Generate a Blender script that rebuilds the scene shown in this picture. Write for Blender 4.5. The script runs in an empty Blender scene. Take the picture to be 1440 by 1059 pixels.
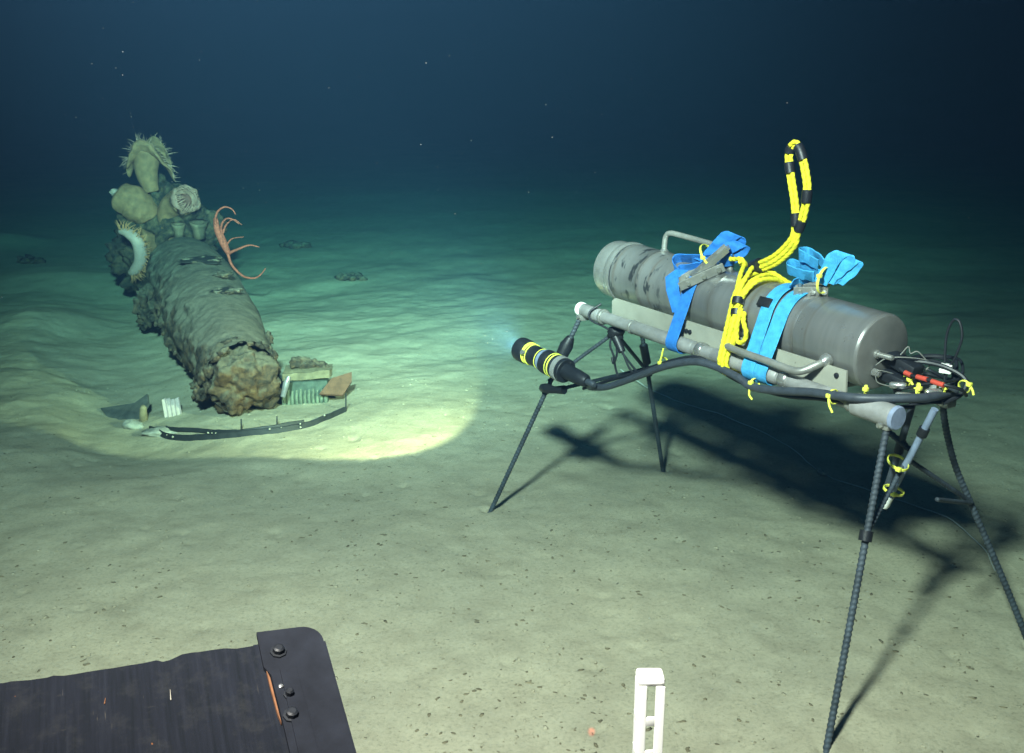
import bpy, bmesh, math, random
import numpy as np
from mathutils import Vector, Matrix

S = bpy.context.scene
COL = S.collection
PI = math.pi
random.seed(4)

# ------------------------------------------------------------------ camera
cam_d = bpy.data.cameras.new('camera')
cam = bpy.data.objects.new('camera', cam_d)
COL.objects.link(cam)
cam.location = (0, 0, 1.4)
cam.rotation_euler = (math.radians(90 - 16), 0, 0)
cam_d.sensor_width = 36.0
cam_d.lens = 1400 / 1440 * 36.0
cam_d.clip_start = 0.02
cam_d.clip_end = 400
S.camera = cam

# ------------------------------------------------------------------ world: lightless deep water
w = bpy.data.worlds.new('World')
S.world = w
w.use_nodes = True
bg = w.node_tree.nodes['Background']
bg.inputs[0].default_value = (0.0035, 0.0085, 0.034, 1)
bg.inputs[1].default_value = 0.40

# ------------------------------------------------------------------ lamp of the diving vehicle (off frame), an added far fill, the laser pointer
def spot(name, loc, target, power, color, size_deg, blend, radius):
    d = bpy.data.lights.new(name, 'SPOT')
    d.energy = power
    d.color = color
    d.spot_size = math.radians(size_deg)
    d.spot_blend = blend
    d.shadow_soft_size = radius
    o = bpy.data.objects.new(name, d)
    COL.objects.link(o)
    o.location = loc
    o.rotation_euler = (Vector(target) - Vector(loc)).to_track_quat('-Z', 'Y').to_euler()
    return o

spot('vehicle_lamp', (-0.445, 0.434, 2.49), (0.6, 5.0, 0.0), 1750, (1.0, 0.70, 0.65), 124, 1.0, 0.13)
spot('far_fill_spot', (-0.445, 0.434, 2.49), (-0.6, 16.0, 0.0), 8200, (1.0, 0.73, 0.67), 65, 1.0, 0.13)  # added second spot at the same point, brightens the far seabed and water
spot('laser_pointer', (0.12, 0.95, 0.60), (0.181, 1.948, 0.0), 420, (1.0, 0.06, 0.03), 1.0, 1.0, 0.001)

S.view_settings.view_transform = 'Standard'
S.view_settings.look = 'None'
S.view_settings.exposure = 0
S.view_settings.gamma = 1
S.view_settings.use_curve_mapping = False
S.cycles.volume_bounces = 0
S.cycles.max_bounces = 6
S.cycles.use_denoising = True
S.cycles.sample_clamp_indirect = 4

# ================================================================== numeric noise
def _hash(ix, iy, iz, seed):
    h = (ix.astype(np.int64) * 374761393 + iy.astype(np.int64) * 668265263 + iz.astype(np.int64) * 2147483647 + seed * 974711) & 0x7fffffff
    h = ((h ^ (h >> 13)) * 1274126177) & 0x7fffffff
    h = ((h ^ (h >> 16)) * 974634777) & 0x7fffffff
    return ((h ^ (h >> 15)) & 0xffffff) / float(0xffffff) * 2 - 1

def vnoise(P, seed=0):
    i = np.floor(P)
    f = P - i
    f = f * f * f * (f * (f * 6 - 15) + 10)
    i = i.astype(np.int64)
    r = 0
    for dx in (0, 1):
        wx = f[:, 0] if dx else 1 - f[:, 0]
        for dy in (0, 1):
            wy = f[:, 1] if dy else 1 - f[:, 1]
            for dz in (0, 1):
                wz = f[:, 2] if dz else 1 - f[:, 2]
                r = r + wx * wy * wz * _hash(i[:, 0] + dx, i[:, 1] + dy, i[:, 2] + dz, seed)
    return r

def fbm(P, scale, octaves=4, seed=0, gain=0.5):
    P = np.asarray(P, float)
    a, r = 1.0, 0
    q = P * scale
    for o in range(octaves):
        r = r + a * vnoise(q + 17.3 * o, seed + o)
        q = q * 2.03
        a *= gain
    return r

# ================================================================== mesh helpers
class MB:
    def __init__(self):
        self.v, self.f = [], []

    def add(self, verts, faces):
        n = len(self.v)
        self.v.extend([tuple(map(float, p)) for p in verts])
        self.f.extend([tuple(i + n for i in f) for f in faces])
        return self

    def tube(self, pts, rad, seg=10, closed=False, rope=None, cap=True):
        pts = [Vector(p) for p in pts]
        n = len(pts)
        rads = rad if hasattr(rad, '__len__') else [rad] * n
        tang = []
        for i in range(n):
            if closed:
                t = pts[(i + 1) % n] - pts[i - 1]
            else:
                t = pts[min(i + 1, n - 1)] - pts[max(i - 1, 0)]
            if t.length < 1e-9:
                t = Vector((0, 0, 1))
            tang.append(t.normalized())
        t0 = tang[0]
        ref = Vector((0, 0, 1)) if abs(t0.z) < 0.9 else Vector((1, 0, 0))
        nrm = (ref - t0 * ref.dot(t0)).normalized()
        verts, s = [], 0.0
        for i in range(n):
            if i:
                q = tang[i - 1].rotation_difference(tang[i])
                nrm = q @ nrm
                nrm = (nrm - tang[i] * nrm.dot(tang[i])).normalized()
                s += (pts[i] - pts[i - 1]).length
            b = tang[i].cross(nrm)
            for k in range(seg):
                a = 2 * PI * k / seg
                r = rads[i]
                if rope:
                    r = r * (1 + rope[0] * math.cos(rope[2] * (a - s * rope[1])))
                verts.append(pts[i] + (nrm * math.cos(a) + b * math.sin(a)) * r)
        faces = []
        m = n if closed else n - 1
        for i in range(m):
            j = (i + 1) % n
            for k in range(seg):
                l = (k + 1) % seg
                faces.append((i * seg + k, i * seg + l, j * seg + l, j * seg + k))
        if cap and not closed:
            faces.append(tuple(range(seg - 1, -1, -1)))
            faces.append(tuple((n - 1) * seg + k for k in range(seg)))
        return self.add(verts, faces)

    def lathe(self, origin, axis, prof, seg=40, cap=True):
        """prof: list of (distance along axis, radius)"""
        o, a = Vector(origin), Vector(axis).normalized()
        ref = Vector((0, 0, 1)) if abs(a.z) < 0.9 else Vector((1, 0, 0))
        x = (ref - a * ref.dot(a)).normalized()
        y = a.cross(x)
        verts, faces = [], []
        for d, r in prof:
            for k in range(seg):
                t = 2 * PI * k / seg
                verts.append(o + a * d + (x * math.cos(t) + y * math.sin(t)) * r)
        for i in range(len(prof) - 1):
            for k in range(seg):
                l = (k + 1) % seg
                faces.append((i * seg + k, i * seg + l, (i + 1) * seg + l, (i + 1) * seg + k))
        if cap:
            faces.append(tuple(range(seg - 1, -1, -1)))
            n = len(prof) - 1
            faces.append(tuple(n * seg + k for k in range(seg)))
        return self.add(verts, faces)

    def box(self, c, size, M=None, bev=0.0):
        bm = bmesh.new()
        bmesh.ops.create_cube(bm, size=1)
        for v in bm.verts:
            v.co = Vector((v.co.x * size[0], v.co.y * size[1], v.co.z * size[2]))
        if bev:
            bmesh.ops.bevel(bm, geom=list(bm.edges), offset=bev, segments=2, affect='EDGES', profile=0.5)
        if M is not None:
            bm.transform(M)
        bm.transform(Matrix.Translation(Vector(c)))
        bm.verts.ensure_lookup_table()
        bm.verts.index_update()
        self.add([v.co for v in bm.verts], [tuple(v.index for v in f.verts) for f in bm.faces])
        bm.free()
        return self

    def ribbon(self, pts, wdir, width, thick, closed=False):
        """flat webbing: wdir is the direction of its width (one vector or one per point)"""
        pts = [Vector(p) for p in pts]
        n = len(pts)
        wd = [Vector(wdir).normalized()] * n if not isinstance(wdir, list) else [Vector(q).normalized() for q in wdir]
        verts = []
        for i in range(n):
            t = (pts[(i + 1) % n] - pts[i - 1]) if closed else (pts[min(i + 1, n - 1)] - pts[max(i - 1, 0)])
            t.normalize()
            wv = wd[i]
            nn = t.cross(wv).normalized()
            h, q = wv * width / 2, nn * thick / 2
            e = wv * (width / 2 - thick * 0.5)
            verts += [pts[i] - h, pts[i] - e + q, pts[i] + e + q, pts[i] + h, pts[i] + e - q, pts[i] - e - q]
        faces = []
        m = n if closed else n - 1
        for i in range(m):
            j = (i + 1) % n
            for k in range(6):
                l = (k + 1) % 6
                faces.append((i * 6 + k, i * 6 + l, j * 6 + l, j * 6 + k))
        if not closed:
            faces.append((5, 4, 3, 2, 1, 0))
            faces.append(tuple((n - 1) * 6 + k for k in range(6)))
        return self.add(verts, faces)

    def blob(self, c, r, seed, amp=0.3, scale=None, sub=3, squash=(1, 1, 1)):
        bm = bmesh.new()
        bmesh.ops.create_icosphere(bm, subdivisions=sub, radius=1)
        P = np.array([v.co[:] for v in bm.verts])
        k = scale or 1.4
        d = 1 + amp * fbm(P + seed * 3.7, k, 4, seed)
        P = P * d[:, None] * r * np.array(squash)[None, :] + np.array(c)[None, :]
        self.add(P, [tuple(v.index for v in f.verts) for f in bm.faces])
        bm.free()
        return self


def smooth_pts(pts, per=8, closed=False):
    """Catmull-Rom through the points"""
    P = [Vector(p) for p in pts]
    n = len(P)
    out = []
    rng = range(n) if closed else range(n - 1)
    for i in rng:
        if closed:
            p0, p1, p2, p3 = P[i - 1], P[i], P[(i + 1) % n], P[(i + 2) % n]
        else:
            p1, p2 = P[i], P[i + 1]
            p0 = P[i - 1] if i else p1 * 2 - p2
            p3 = P[i + 2] if i + 2 < n else p2 * 2 - p1
        for k in range(per):
            t = k / per
            out.append(0.5 * ((2 * p1) + (p2 - p0) * t + (2 * p0 - 5 * p1 + 4 * p2 - p3) * t * t + (3 * p1 - p0 - 3 * p2 + p3) * t ** 3))
    if not closed:
        out.append(P[-1])
    return out

def resample(pts, step):
    pts = [Vector(p) for p in pts]
    out, acc = [pts[0]], 0.0
    for a, b in zip(pts, pts[1:]):
        L = (b - a).length
        d = step - acc
        while d <= L and L > 0:
            out.append(a.lerp(b, d / L))
            d += step
        acc = (acc + L) % step
    if (out[-1] - pts[-1]).length > step * 0.3:
        out.append(pts[-1])
    return out

BASE = {}

def link_mesh(name, mb, mat, parent=None, smooth=True, base=None, sharp=40):
    base = Vector(base) if base is not None else (BASE[parent.name] if parent else Vector((0, 0, 0)))
    me = bpy.data.meshes.new(name)
    me.from_pydata([(p[0] - base.x, p[1] - base.y, p[2] - base.z) for p in mb.v], [], mb.f)
    me.update()
    if smooth:
        me.polygons.foreach_set('use_smooth', [True] * len(me.polygons))
        try:
            me.set_sharp_from_angle(angle=math.radians(sharp))
        except Exception:
            pass
    if mat is not None:
        me.materials.append(mat)
    o = bpy.data.objects.new(name, me)
    COL.objects.link(o)
    if parent is not None:
        o.parent = parent
        BASE[o.name] = base
    return o

def set_tags(o, label, cat, group=None):
    o['label'] = label
    o['category'] = cat
    if group:
        o['group'] = group
    return o

def empty(name, base, label, cat, group=None, frame=None):
    o = bpy.data.objects.new(name, None)
    COL.objects.link(o)
    o.empty_display_size = 0.05
    set_tags(o, label, cat, group)
    place(o, base, frame)
    BASE[o.name] = Vector(base)
    return o

def place(o, base, frame=None):
    if frame is None:
        o.location = base
    else:
        o.location = frame @ Vector(base)
        o.rotation_euler = frame.to_euler()

def single(name, mb, mat, label, cat, group=None, frame=None, smooth=True, sharp=40, base=None):
    """a thing that is one mesh"""
    if base is None:
        a = np.array(mb.v)
        base = Vector((a[:, 0].mean(), a[:, 1].mean(), a[:, 2].min()))
    o = link_mesh(name, mb, mat, None, smooth, base, sharp)
    place(o, base, frame)
    BASE[o.name] = Vector(base)
    set_tags(o, label, cat, group)
    return o

# ================================================================== materials
def mat(name):
    m = bpy.data.materials.new(name)
    m.use_nodes = True
    nt = m.node_tree
    b = nt.nodes['Principled BSDF']
    return m, nt, b

def N(nt, t, **kw):
    n = nt.nodes.new(t)
    for k, v in kw.items():
        if k in n.inputs:
            n.inputs[k].default_value = v
        else:
            setattr(n, k, v)
    return n

def ramp(nt, fac, stops):
    r = nt.nodes.new('ShaderNodeValToRGB')
    e = r.color_ramp.elements
    while len(e) < len(stops):
        e.new(0.5)
    for i, (p, c) in enumerate(stops):
        e[i].position = p
        e[i].color = (*c, 1) if len(c) == 3 else c
    nt.links.new(fac, r.inputs[0])
    return r

def mix(nt, fac, a, b):
    m = nt.nodes.new('ShaderNodeMix')
    m.data_type = 'RGBA'
    for sock, val in ((m.inputs[0], fac), (m.inputs[6], a), (m.inputs[7], b)):
        if hasattr(val, 'is_output'):
            nt.links.new(val, sock)
        else:
            sock.default_value = val if not isinstance(val, tuple) else ((*val, 1) if len(val) == 3 else val)
    return m.outputs[2]

def coords(nt, scale=(1, 1, 1), rot=(0, 0, 0)):
    tc = nt.nodes.new('ShaderNodeTexCoord')
    mp = nt.nodes.new('ShaderNodeMapping')
    mp.inputs['Scale'].default_value = scale
    mp.inputs['Rotation'].default_value = rot
    nt.links.new(tc.outputs['Object'], mp.inputs['Vector'])
    return mp.outputs[0]

def noise(nt, vec, scale, detail=5, rough=0.6):
    n = N(nt, 'ShaderNodeTexNoise', Scale=scale, Detail=detail, Roughness=rough)
    nt.links.new(vec, n.inputs['Vector'])
    return n.outputs[0]

def bump(nt, b, height, strength=0.3, dist=0.01):
    bp = N(nt, 'ShaderNodeBump', Strength=strength, Distance=dist)
    nt.links.new(height, bp.inputs['Height'])
    nt.links.new(bp.outputs[0], b.inputs['Normal'])

def plain(name, c, rough=0.6, metal=0.0, var=0.25, scale=30, bstr=0.15, bdist=0.002, spec=0.4):
    """one colour with mottling and fine relief"""
    m, nt, b = mat(name)
    v = coords(nt)
    n = noise(nt, v, scale)
    lo = tuple(x * (1 - var) for x in c)
    hi = tuple(min(1, x * (1 + var)) for x in c)
    r = ramp(nt, n, [(0.3, lo), (0.7, hi)])
    nt.links.new(r.outputs[0], b.inputs['Base Color'])
    b.inputs['Roughness'].default_value = rough
    b.inputs['Metallic'].default_value = metal
    b.inputs['Specular IOR Level'].default_value = spec
    if bstr:
        bump(nt, b, noise(nt, v, scale * 3), bstr, bdist)
    return m

def sediment_mat():
    m, nt, b = mat('sediment')
    v = coords(nt)
    big = noise(nt, v, 1.1, 4, 0.55)
    mid = noise(nt, v, 7.0, 6, 0.65)
    fine = noise(nt, v, 95.0, 6, 0.78)
    c = ramp(nt, mid, [(0.30, (0.298, 0.258, 0.188)), (0.5, (0.345, 0.302, 0.222)), (0.72, (0.385, 0.338, 0.25))])
    c2 = ramp(nt, fine, [(0.32, (0.66, 0.65, 0.62)), (0.47, (0.98, 0.98, 0.97)), (0.72, (1.14, 1.13, 1.12))])
    c3 = ramp(nt, big, [(0.3, (0.86, 0.88, 0.88)), (0.7, (1.08, 1.06, 1.02))])
    mm = N(nt, 'ShaderNodeMix', data_type='RGBA', blend_type='MULTIPLY')
    mm.inputs[0].default_value = 1
    nt.links.new(c.outputs[0], mm.inputs[6]); nt.links.new(c2.outputs[0], mm.inputs[7])
    m2 = N(nt, 'ShaderNodeMix', data_type='RGBA', blend_type='MULTIPLY')
    m2.inputs[0].default_value = 1
    nt.links.new(mm.outputs[2], m2.inputs[6]); nt.links.new(c3.outputs[0], m2.inputs[7])
    # brownish flecks lying in the mud
    vo = N(nt, 'ShaderNodeTexVoronoi', Scale=34.0, Randomness=1.0)
    mp = coords(nt, (1, 1.7, 1), (0, 0, 0.5))
    nt.links.new(mp, vo.inputs['Vector'])
    fk = ramp(nt, vo.outputs['Distance'], [(0.06, (1, 1, 1)), (0.16, (0, 0, 0))])
    gate = ramp(nt, noise(nt, v, 16.0, 2, 0.5), [(0.52, (0, 0, 0)), (0.62, (0.75, 0.75, 0.75))])
    gm = N(nt, 'ShaderNodeMath', operation='MULTIPLY')
    nt.links.new(fk.outputs[0], gm.inputs[0]); nt.links.new(gate.outputs[0], gm.inputs[1])
    out = mix(nt, gm.outputs[0], m2.outputs[2], (0.085, 0.08, 0.06))
    nt.links.new(out, b.inputs['Base Color'])
    b.inputs['Roughness'].default_value = 0.95
    b.inputs['Specular IOR Level'].default_value = 0.1
    ad = N(nt, 'ShaderNodeMath', operation='ADD')
    nt.links.new(mid, ad.inputs[0])
    mu = N(nt, 'ShaderNodeMath', operation='MULTIPLY'); mu.inputs[1].default_value = 0.35
    nt.links.new(fine, mu.inputs[0]); nt.links.new(mu.outputs[0], ad.inputs[1])
    bump(nt, b, ad.outputs[0], 0.45, 0.014)
    return m

def wreck_mat(name, rust=0.35, dust=1.0, siltc=((0.115, 0.098, 0.070), (0.225, 0.195, 0.145))):
    """rusted iron with settled silt on the faces that look up"""
    m, nt, b = mat(name)
    v = coords(nt)
    n1 = noise(nt, v, 5.0, 6, 0.65)
    n2 = noise(nt, v, 22.0, 6, 0.7)
    iron = ramp(nt, n2, [(0.25, (0.012, 0.011, 0.010)), (0.45, (0.05, 0.040, 0.030)), (0.6, (0.13, 0.085, 0.05)), (0.8, (0.20, 0.17, 0.12))])
    orange = ramp(nt, n2, [(0.3, (0.022, 0.013, 0.008)), (0.5, (0.095, 0.052, 0.024)), (0.75, (0.21, 0.135, 0.065))])
    rf = ramp(nt, n1, [(0.62 - rust * 0.5, (0, 0, 0)), (0.75 - rust * 0.4, (1, 1, 1))])
    base = mix(nt, rf.outputs[0], iron.outputs[0], orange.outputs[0])
    silt = ramp(nt, n2, [(0.3, siltc[0]), (0.7, siltc[1])])
    g = nt.nodes.new('ShaderNodeNewGeometry')
    sep = nt.nodes.new('ShaderNodeSeparateXYZ')
    nt.links.new(g.outputs['Normal'], sep.inputs[0])
    ad = N(nt, 'ShaderNodeMath', operation='ADD')
    mu = N(nt, 'ShaderNodeMath', operation='MULTIPLY_ADD')
    nt.links.new(n1, mu.inputs[0]); mu.inputs[1].default_value = 2.3; mu.inputs[2].default_value = -1.2
    nt.links.new(sep.outputs[2], ad.inputs[0]); nt.links.new(mu.outputs[0], ad.inputs[1])
    lo = 0.85 - 0.85 * dust
    df = ramp(nt, ad.outputs[0], [(max(0, lo), (0, 0, 0)), (min(1, lo + 0.42), (1, 1, 1))])
    dd = N(nt, 'ShaderNodeMath', operation='MULTIPLY'); dd.inputs[1].default_value = 0.93
    nt.links.new(df.outputs[0], dd.inputs[0])
    out = mix(nt, dd.outputs[0], base, silt.outputs[0])
    nt.links.new(out, b.inputs['Base Color'])
    b.inputs['Roughness'].default_value = 0.9
    b.inputs['Specular IOR Level'].default_value = 0.15
    bump(nt, b, noise(nt, v, 30.0, 8, 0.8), 0.8, 0.02)
    return m

def housing_mat():
    """brushed stainless steel with rusty seams round it and dark blotches at one end"""
    m, nt, b = mat('worn_steel')
    v = coords(nt)
    streak = noise(nt, coords(nt, (26, 2.2, 2.2)), 2.0, 5, 0.6)
    cl = noise(nt, v, 9.0, 5, 0.6)
    base = ramp(nt, streak, [(0.3, (0.215, 0.218, 0.215)), (0.7, (0.27, 0.272, 0.265))])
    # rusty rings
    sx = nt.nodes.new('ShaderNodeSeparateXYZ'); nt.links.new(v, sx.inputs[0])
    ringsum = None
    for x0, wd in ((0.115, 0.010), (0.232, 0.014), (0.285, 0.008), (0.55, 0.018), (0.70, 0.010), (0.86, 0.010), (0.905, 0.006)):
        a = N(nt, 'ShaderNodeMath', operation='SUBTRACT'); a.inputs[1].default_value = x0
        nt.links.new(sx.outputs[0], a.inputs[0])
        ab = N(nt, 'ShaderNodeMath', operation='ABSOLUTE'); nt.links.new(a.outputs[0], ab.inputs[0])
        mr = N(nt, 'ShaderNodeMapRange'); mr.inputs[1].default_value = 0; mr.inputs[2].default_value = wd
        mr.inputs[3].default_value = 1; mr.inputs[4].default_value = 0
        nt.links.new(ab.outputs[0], mr.inputs[0])
        if ringsum is None:
            ringsum = mr.outputs[0]
        else:
            s = N(nt, 'ShaderNodeMath', operation='MAXIMUM')
            nt.links.new(ringsum, s.inputs[0]); nt.links.new(mr.outputs[0], s.inputs[1]); ringsum = s.outputs[0]
    rm = N(nt, 'ShaderNodeMath', operation='MULTIPLY')
    nz = ramp(nt, cl, [(0.35, (0.05, 0.05, 0.05)), (0.7, (0.7, 0.7, 0.7))])
    nt.links.new(ringsum, rm.inputs[0]); nt.links.new(nz.outputs[0], rm.inputs[1])
    c1 = mix(nt, rm.outputs[0], base.outputs[0], (0.13, 0.085, 0.045))
    # dark worn blotches, stretched round the body, on the left third only
    bl = noise(nt, coords(nt, (2.6, 1.0, 1.0)), 17.0, 3, 0.55)
    bf = ramp(nt, bl, [(0.57, (0, 0, 0)), (0.62, (1, 1, 1))])
    lim = N(nt, 'ShaderNodeMapRange'); lim.inputs[1].default_value = 0.28; lim.inputs[2].default_value = 0.42
    lim.inputs[3].default_value = 0.85; lim.inputs[4].default_value = 0
    nt.links.new(sx.outputs[0], lim.inputs[0])
    bb = N(nt, 'ShaderNodeMath', operation='MULTIPLY')
    nt.links.new(bf.outputs[0], bb.inputs[0]); nt.links.new(lim.outputs[0], bb.inputs[1])
    c2 = mix(nt, bb.outputs[0], c1, (0.03, 0.035, 0.042))
    nt.links.new(c2, b.inputs['Base Color'])
    b.inputs['Metallic'].default_value = 0.6
    rr = ramp(nt, cl, [(0.3, (0.24,) * 3), (0.7, (0.40,) * 3)])
    nt.links.new(rr.outputs[0], b.inputs['Roughness'])
    bump(nt, b, streak, 0.12, 0.002)
    return m

def wood_mat():
    """black-painted boards, grain running away from the camera, scratched to pale and orange wood"""
    m, nt, b = mat('dark_board')
    v = coords(nt, (130, 6.0, 3.0))
    g = noise(nt, v, 1.2, 6, 0.65)
    base = ramp(nt, g, [(0.3, (0.006, 0.008, 0.011)), (0.55, (0.010, 0.012, 0.018)), (0.75, (0.015, 0.018, 0.025))])
    sc = noise(nt, coords(nt, (260, 16.0, 3.0), (0, 0, 0.03)), 1.0, 4, 0.6)
    sf = ramp(nt, sc, [(0.66, (0, 0, 0)), (0.70, (0.62, 0.62, 0.62))])
    gate = ramp(nt, noise(nt, coords(nt), 9.0, 2, 0.5), [(0.46, (0, 0, 0)), (0.6, (1, 1, 1))])
    mm = N(nt, 'ShaderNodeMath', operation='MULTIPLY')
    nt.links.new(sf.outputs[0], mm.inputs[0]); nt.links.new(gate.outputs[0], mm.inputs[1])
    c1 = mix(nt, mm.outputs[0], base.outputs[0], (0.13, 0.12, 0.095))
    sc2 = noise(nt, coords(nt, (20, 70, 3.0), (0, 0, 0.6)), 1.0, 4, 0.6)
    s2 = ramp(nt, sc2, [(0.66, (0, 0, 0)), (0.70, (0.35, 0.35, 0.35))])
    g2 = ramp(nt, noise(nt, coords(nt), 16.0, 4, 0.6), [(0.5, (0, 0, 0)), (0.62, (1, 1, 1))])
    m3 = N(nt, 'ShaderNodeMath', operation='MULTIPLY')
    nt.links.new(s2.outputs[0], m3.inputs[0]); nt.links.new(g2.outputs[0], m3.inputs[1])
    c1 = mix(nt, m3.outputs[0], c1, (0.10, 0.095, 0.08))
    worn = ramp(nt, noise(nt, coords(nt), 26.0, 6, 0.75), [(0.50, (0, 0, 0)), (0.72, (0.5, 0.5, 0.5))])
    c1 = mix(nt, worn.outputs[0], c1, (0.030, 0.031, 0.032))
    chip = noise(nt, coords(nt, (1.6, 1, 1)), 44.0, 2, 0.5)
    cf = ramp(nt, chip, [(0.765, (0, 0, 0)), (0.785, (0.8, 0.8, 0.8))])
    c2 = mix(nt, cf.outputs[0], c1, (0.24, 0.09, 0.03))
    nt.links.new(c2, b.inputs['Base Color'])
    b.inputs['Roughness'].default_value = 0.85
    b.inputs['Specular IOR Level'].default_value = 0.12
    bump(nt, b, g, 0.15, 0.002)
    return m

def emit(name, c, s):
    m, nt, b = mat(name)
    b.inputs['Base Color'].default_value = (*c, 1)
    b.inputs['Emission Color'].default_value = (*c, 1)
    b.inputs['Emission Strength'].default_value = s
    return m

def webbing_mat(name, c):
    m, nt, b = mat(name)
    v = coords(nt)
    wv = N(nt, 'ShaderNodeTexWave', Scale=90.0, Distortion=1.2)
    nt.links.new(v, wv.inputs['Vector'])
    n = noise(nt, v, 45, 6, 0.72)
    r = ramp(nt, n, [(0.3, tuple(x * 0.62 for x in c)), (0.55, c), (0.8, tuple(min(1, x * 1.12 + 0.015) for x in c))])
    nt.links.new(r.outputs[0], b.inputs['Base Color'])
    b.inputs['Roughness'].default_value = 0.75
    b.inputs['Specular IOR Level'].default_value = 0.25
    bump(nt, b, wv.outputs[0], 0.3, 0.0015)
    return m

SED = sediment_mat()
WRECK = wreck_mat('silted_iron', 0.16, 0.80)
CRUST = wreck_mat('rust_crust', 0.26, 0.72, ((0.070, 0.058, 0.040), (0.175, 0.148, 0.102)))
DARKCRUST = wreck_mat('dark_growth', 0.05, 0.16, ((0.04, 0.037, 0.028), (0.12, 0.11, 0.08)))
HOLE_SHADE = plain('rust_hole_shade', (0.016, 0.013, 0.010), 0.95, 0, var=0.5, scale=40, bstr=0.5)  # near-black rust tone, stands for the shade inside the holes
FLECK = plain('dark_flecks', (0.155, 0.125, 0.075), 0.9, var=0.4, scale=8, bstr=0)
PALE = plain('pale_shell', (0.30, 0.285, 0.235), 0.85, var=0.3, scale=40)
ANEM = plain('anemone_skin', (0.27, 0.132, 0.066), 0.8, var=0.35, scale=22, bstr=0.6, bdist=0.008)
ANEMDISC = plain('anemone_disc', (0.32, 0.155, 0.115), 0.7, var=0.2, scale=25, bstr=0.3, bdist=0.004)
ANEMWHITE = plain('anemone_white', (0.42, 0.27, 0.23), 0.7, var=0.15, scale=20, bstr=0.3, bdist=0.004)
for m_ in (ANEM, ANEMDISC, ANEMWHITE):
    p_ = m_.node_tree.nodes['Principled BSDF']
    p_.inputs['Subsurface Weight'].default_value = 0.35
    p_.inputs['Subsurface Radius'].default_value = (0.04, 0.025, 0.015)
    p_.inputs['Subsurface Scale'].default_value = 0.6
TENT = plain('tentacle_skin', (0.50, 0.25, 0.19), 0.7, var=0.2, scale=30, bstr=0)
TENTOR = plain('tentacle_orange', (0.46, 0.20, 0.09), 0.7, var=0.2, scale=30, bstr=0)
STAR = plain('starfish_skin', (0.40, 0.080, 0.048), 0.85, var=0.45, scale=70, bstr=0.6, bdist=0.004)
STEEL = housing_mat()
BRIGHT = plain('bright_steel', (0.42, 0.42, 0.40), 0.25, 0.75, var=0.15, scale=40, bstr=0.05, spec=0.6)
DULL = plain('dull_steel', (0.26, 0.26, 0.24), 0.45, 0.5, var=0.25, scale=24, bstr=0.1)
FACE = plain('end_face_steel', (0.20, 0.20, 0.19), 0.5, 0.45, var=0.2, scale=14, bstr=0.08)
PIPE = plain('galvanised_pipe', (0.25, 0.25, 0.245), 0.5, 0.25, var=0.22, scale=26, bstr=0.12)
PLATE = plain('painted_plate', (0.27, 0.27, 0.225), 0.7, 0.0, var=0.13, scale=14, bstr=0.06)
REBAR = plain('coated_rebar', (0.036, 0.046, 0.058), 0.65, 0.1, var=0.55, scale=18, bstr=0.2)
BLACK = plain('black_rubber', (0.010, 0.012, 0.016), 0.5, 0, var=0.3, scale=50, bstr=0.1)
CABLE = plain('cable_jacket', (0.035, 0.043, 0.055), 0.5, 0, var=0.25, scale=60, bstr=0.1)
TAPE = plain('black_tape', (0.010, 0.011, 0.014), 0.45, 0, var=0.3, scale=60, bstr=0.3)
BLUE = webbing_mat('blue_webbing', (0.024, 0.17, 0.54))
CYAN = webbing_mat('light_blue_webbing', (0.05, 0.32, 0.62))
YROPE = plain('yellow_rope', (0.62, 0.56, 0.02), 0.8, 0, var=0.28, scale=60, bstr=0.2, bdist=0.001)
YTIE = plain('yellow_plastic', (0.72, 0.72, 0.10), 0.4, 0, var=0.05, scale=30, bstr=0)
WHITE = plain('white_plastic', (0.80, 0.80, 0.76), 0.45, 0, var=0.03, scale=20, bstr=0.05)
RED = plain('red_sheath', (0.40, 0.05, 0.03), 0.5, 0, var=0.2, scale=50, bstr=0)
BLUEGREY = plain('blue_grey_tube', (0.16, 0.20, 0.28), 0.4, 0, var=0.2, scale=30, bstr=0.05)
WOOD = wood_mat()
BRACK = plain('blackened_bracket', (0.012, 0.014, 0.020), 0.8, 0.0, var=0.3, scale=22, bstr=0.2, spec=0.15)
RUSTEDGE = plain('bare_orange_edge', (0.20, 0.085, 0.035), 0.8, 0, var=0.3, scale=60, bstr=0.2)
GREENRIB = plain('verdigris', (0.105, 0.125, 0.088), 0.7, 0.1, var=0.4, scale=30, bstr=0.4)
ORANGE = plain('orange_rust_sheet', (0.125, 0.060, 0.034), 0.85, 0, var=0.3, scale=28, bstr=0.4)
SILVER = plain('silver_foil', (0.50, 0.42, 0.39), 0.45, 0.2, var=0.1, scale=60, bstr=0.1)
BANDM = plain('tarred_band', (0.018, 0.020, 0.022), 0.6, 0.1, var=0.4, scale=30, bstr=0.3)
LENSM = emit('lamp_lens', (1.0, 0.95, 0.8), 6.0)
LINE = plain('clear_line', (0.50, 0.50, 0.48), 0.4, 0, var=0.1, scale=20, bstr=0)

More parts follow.
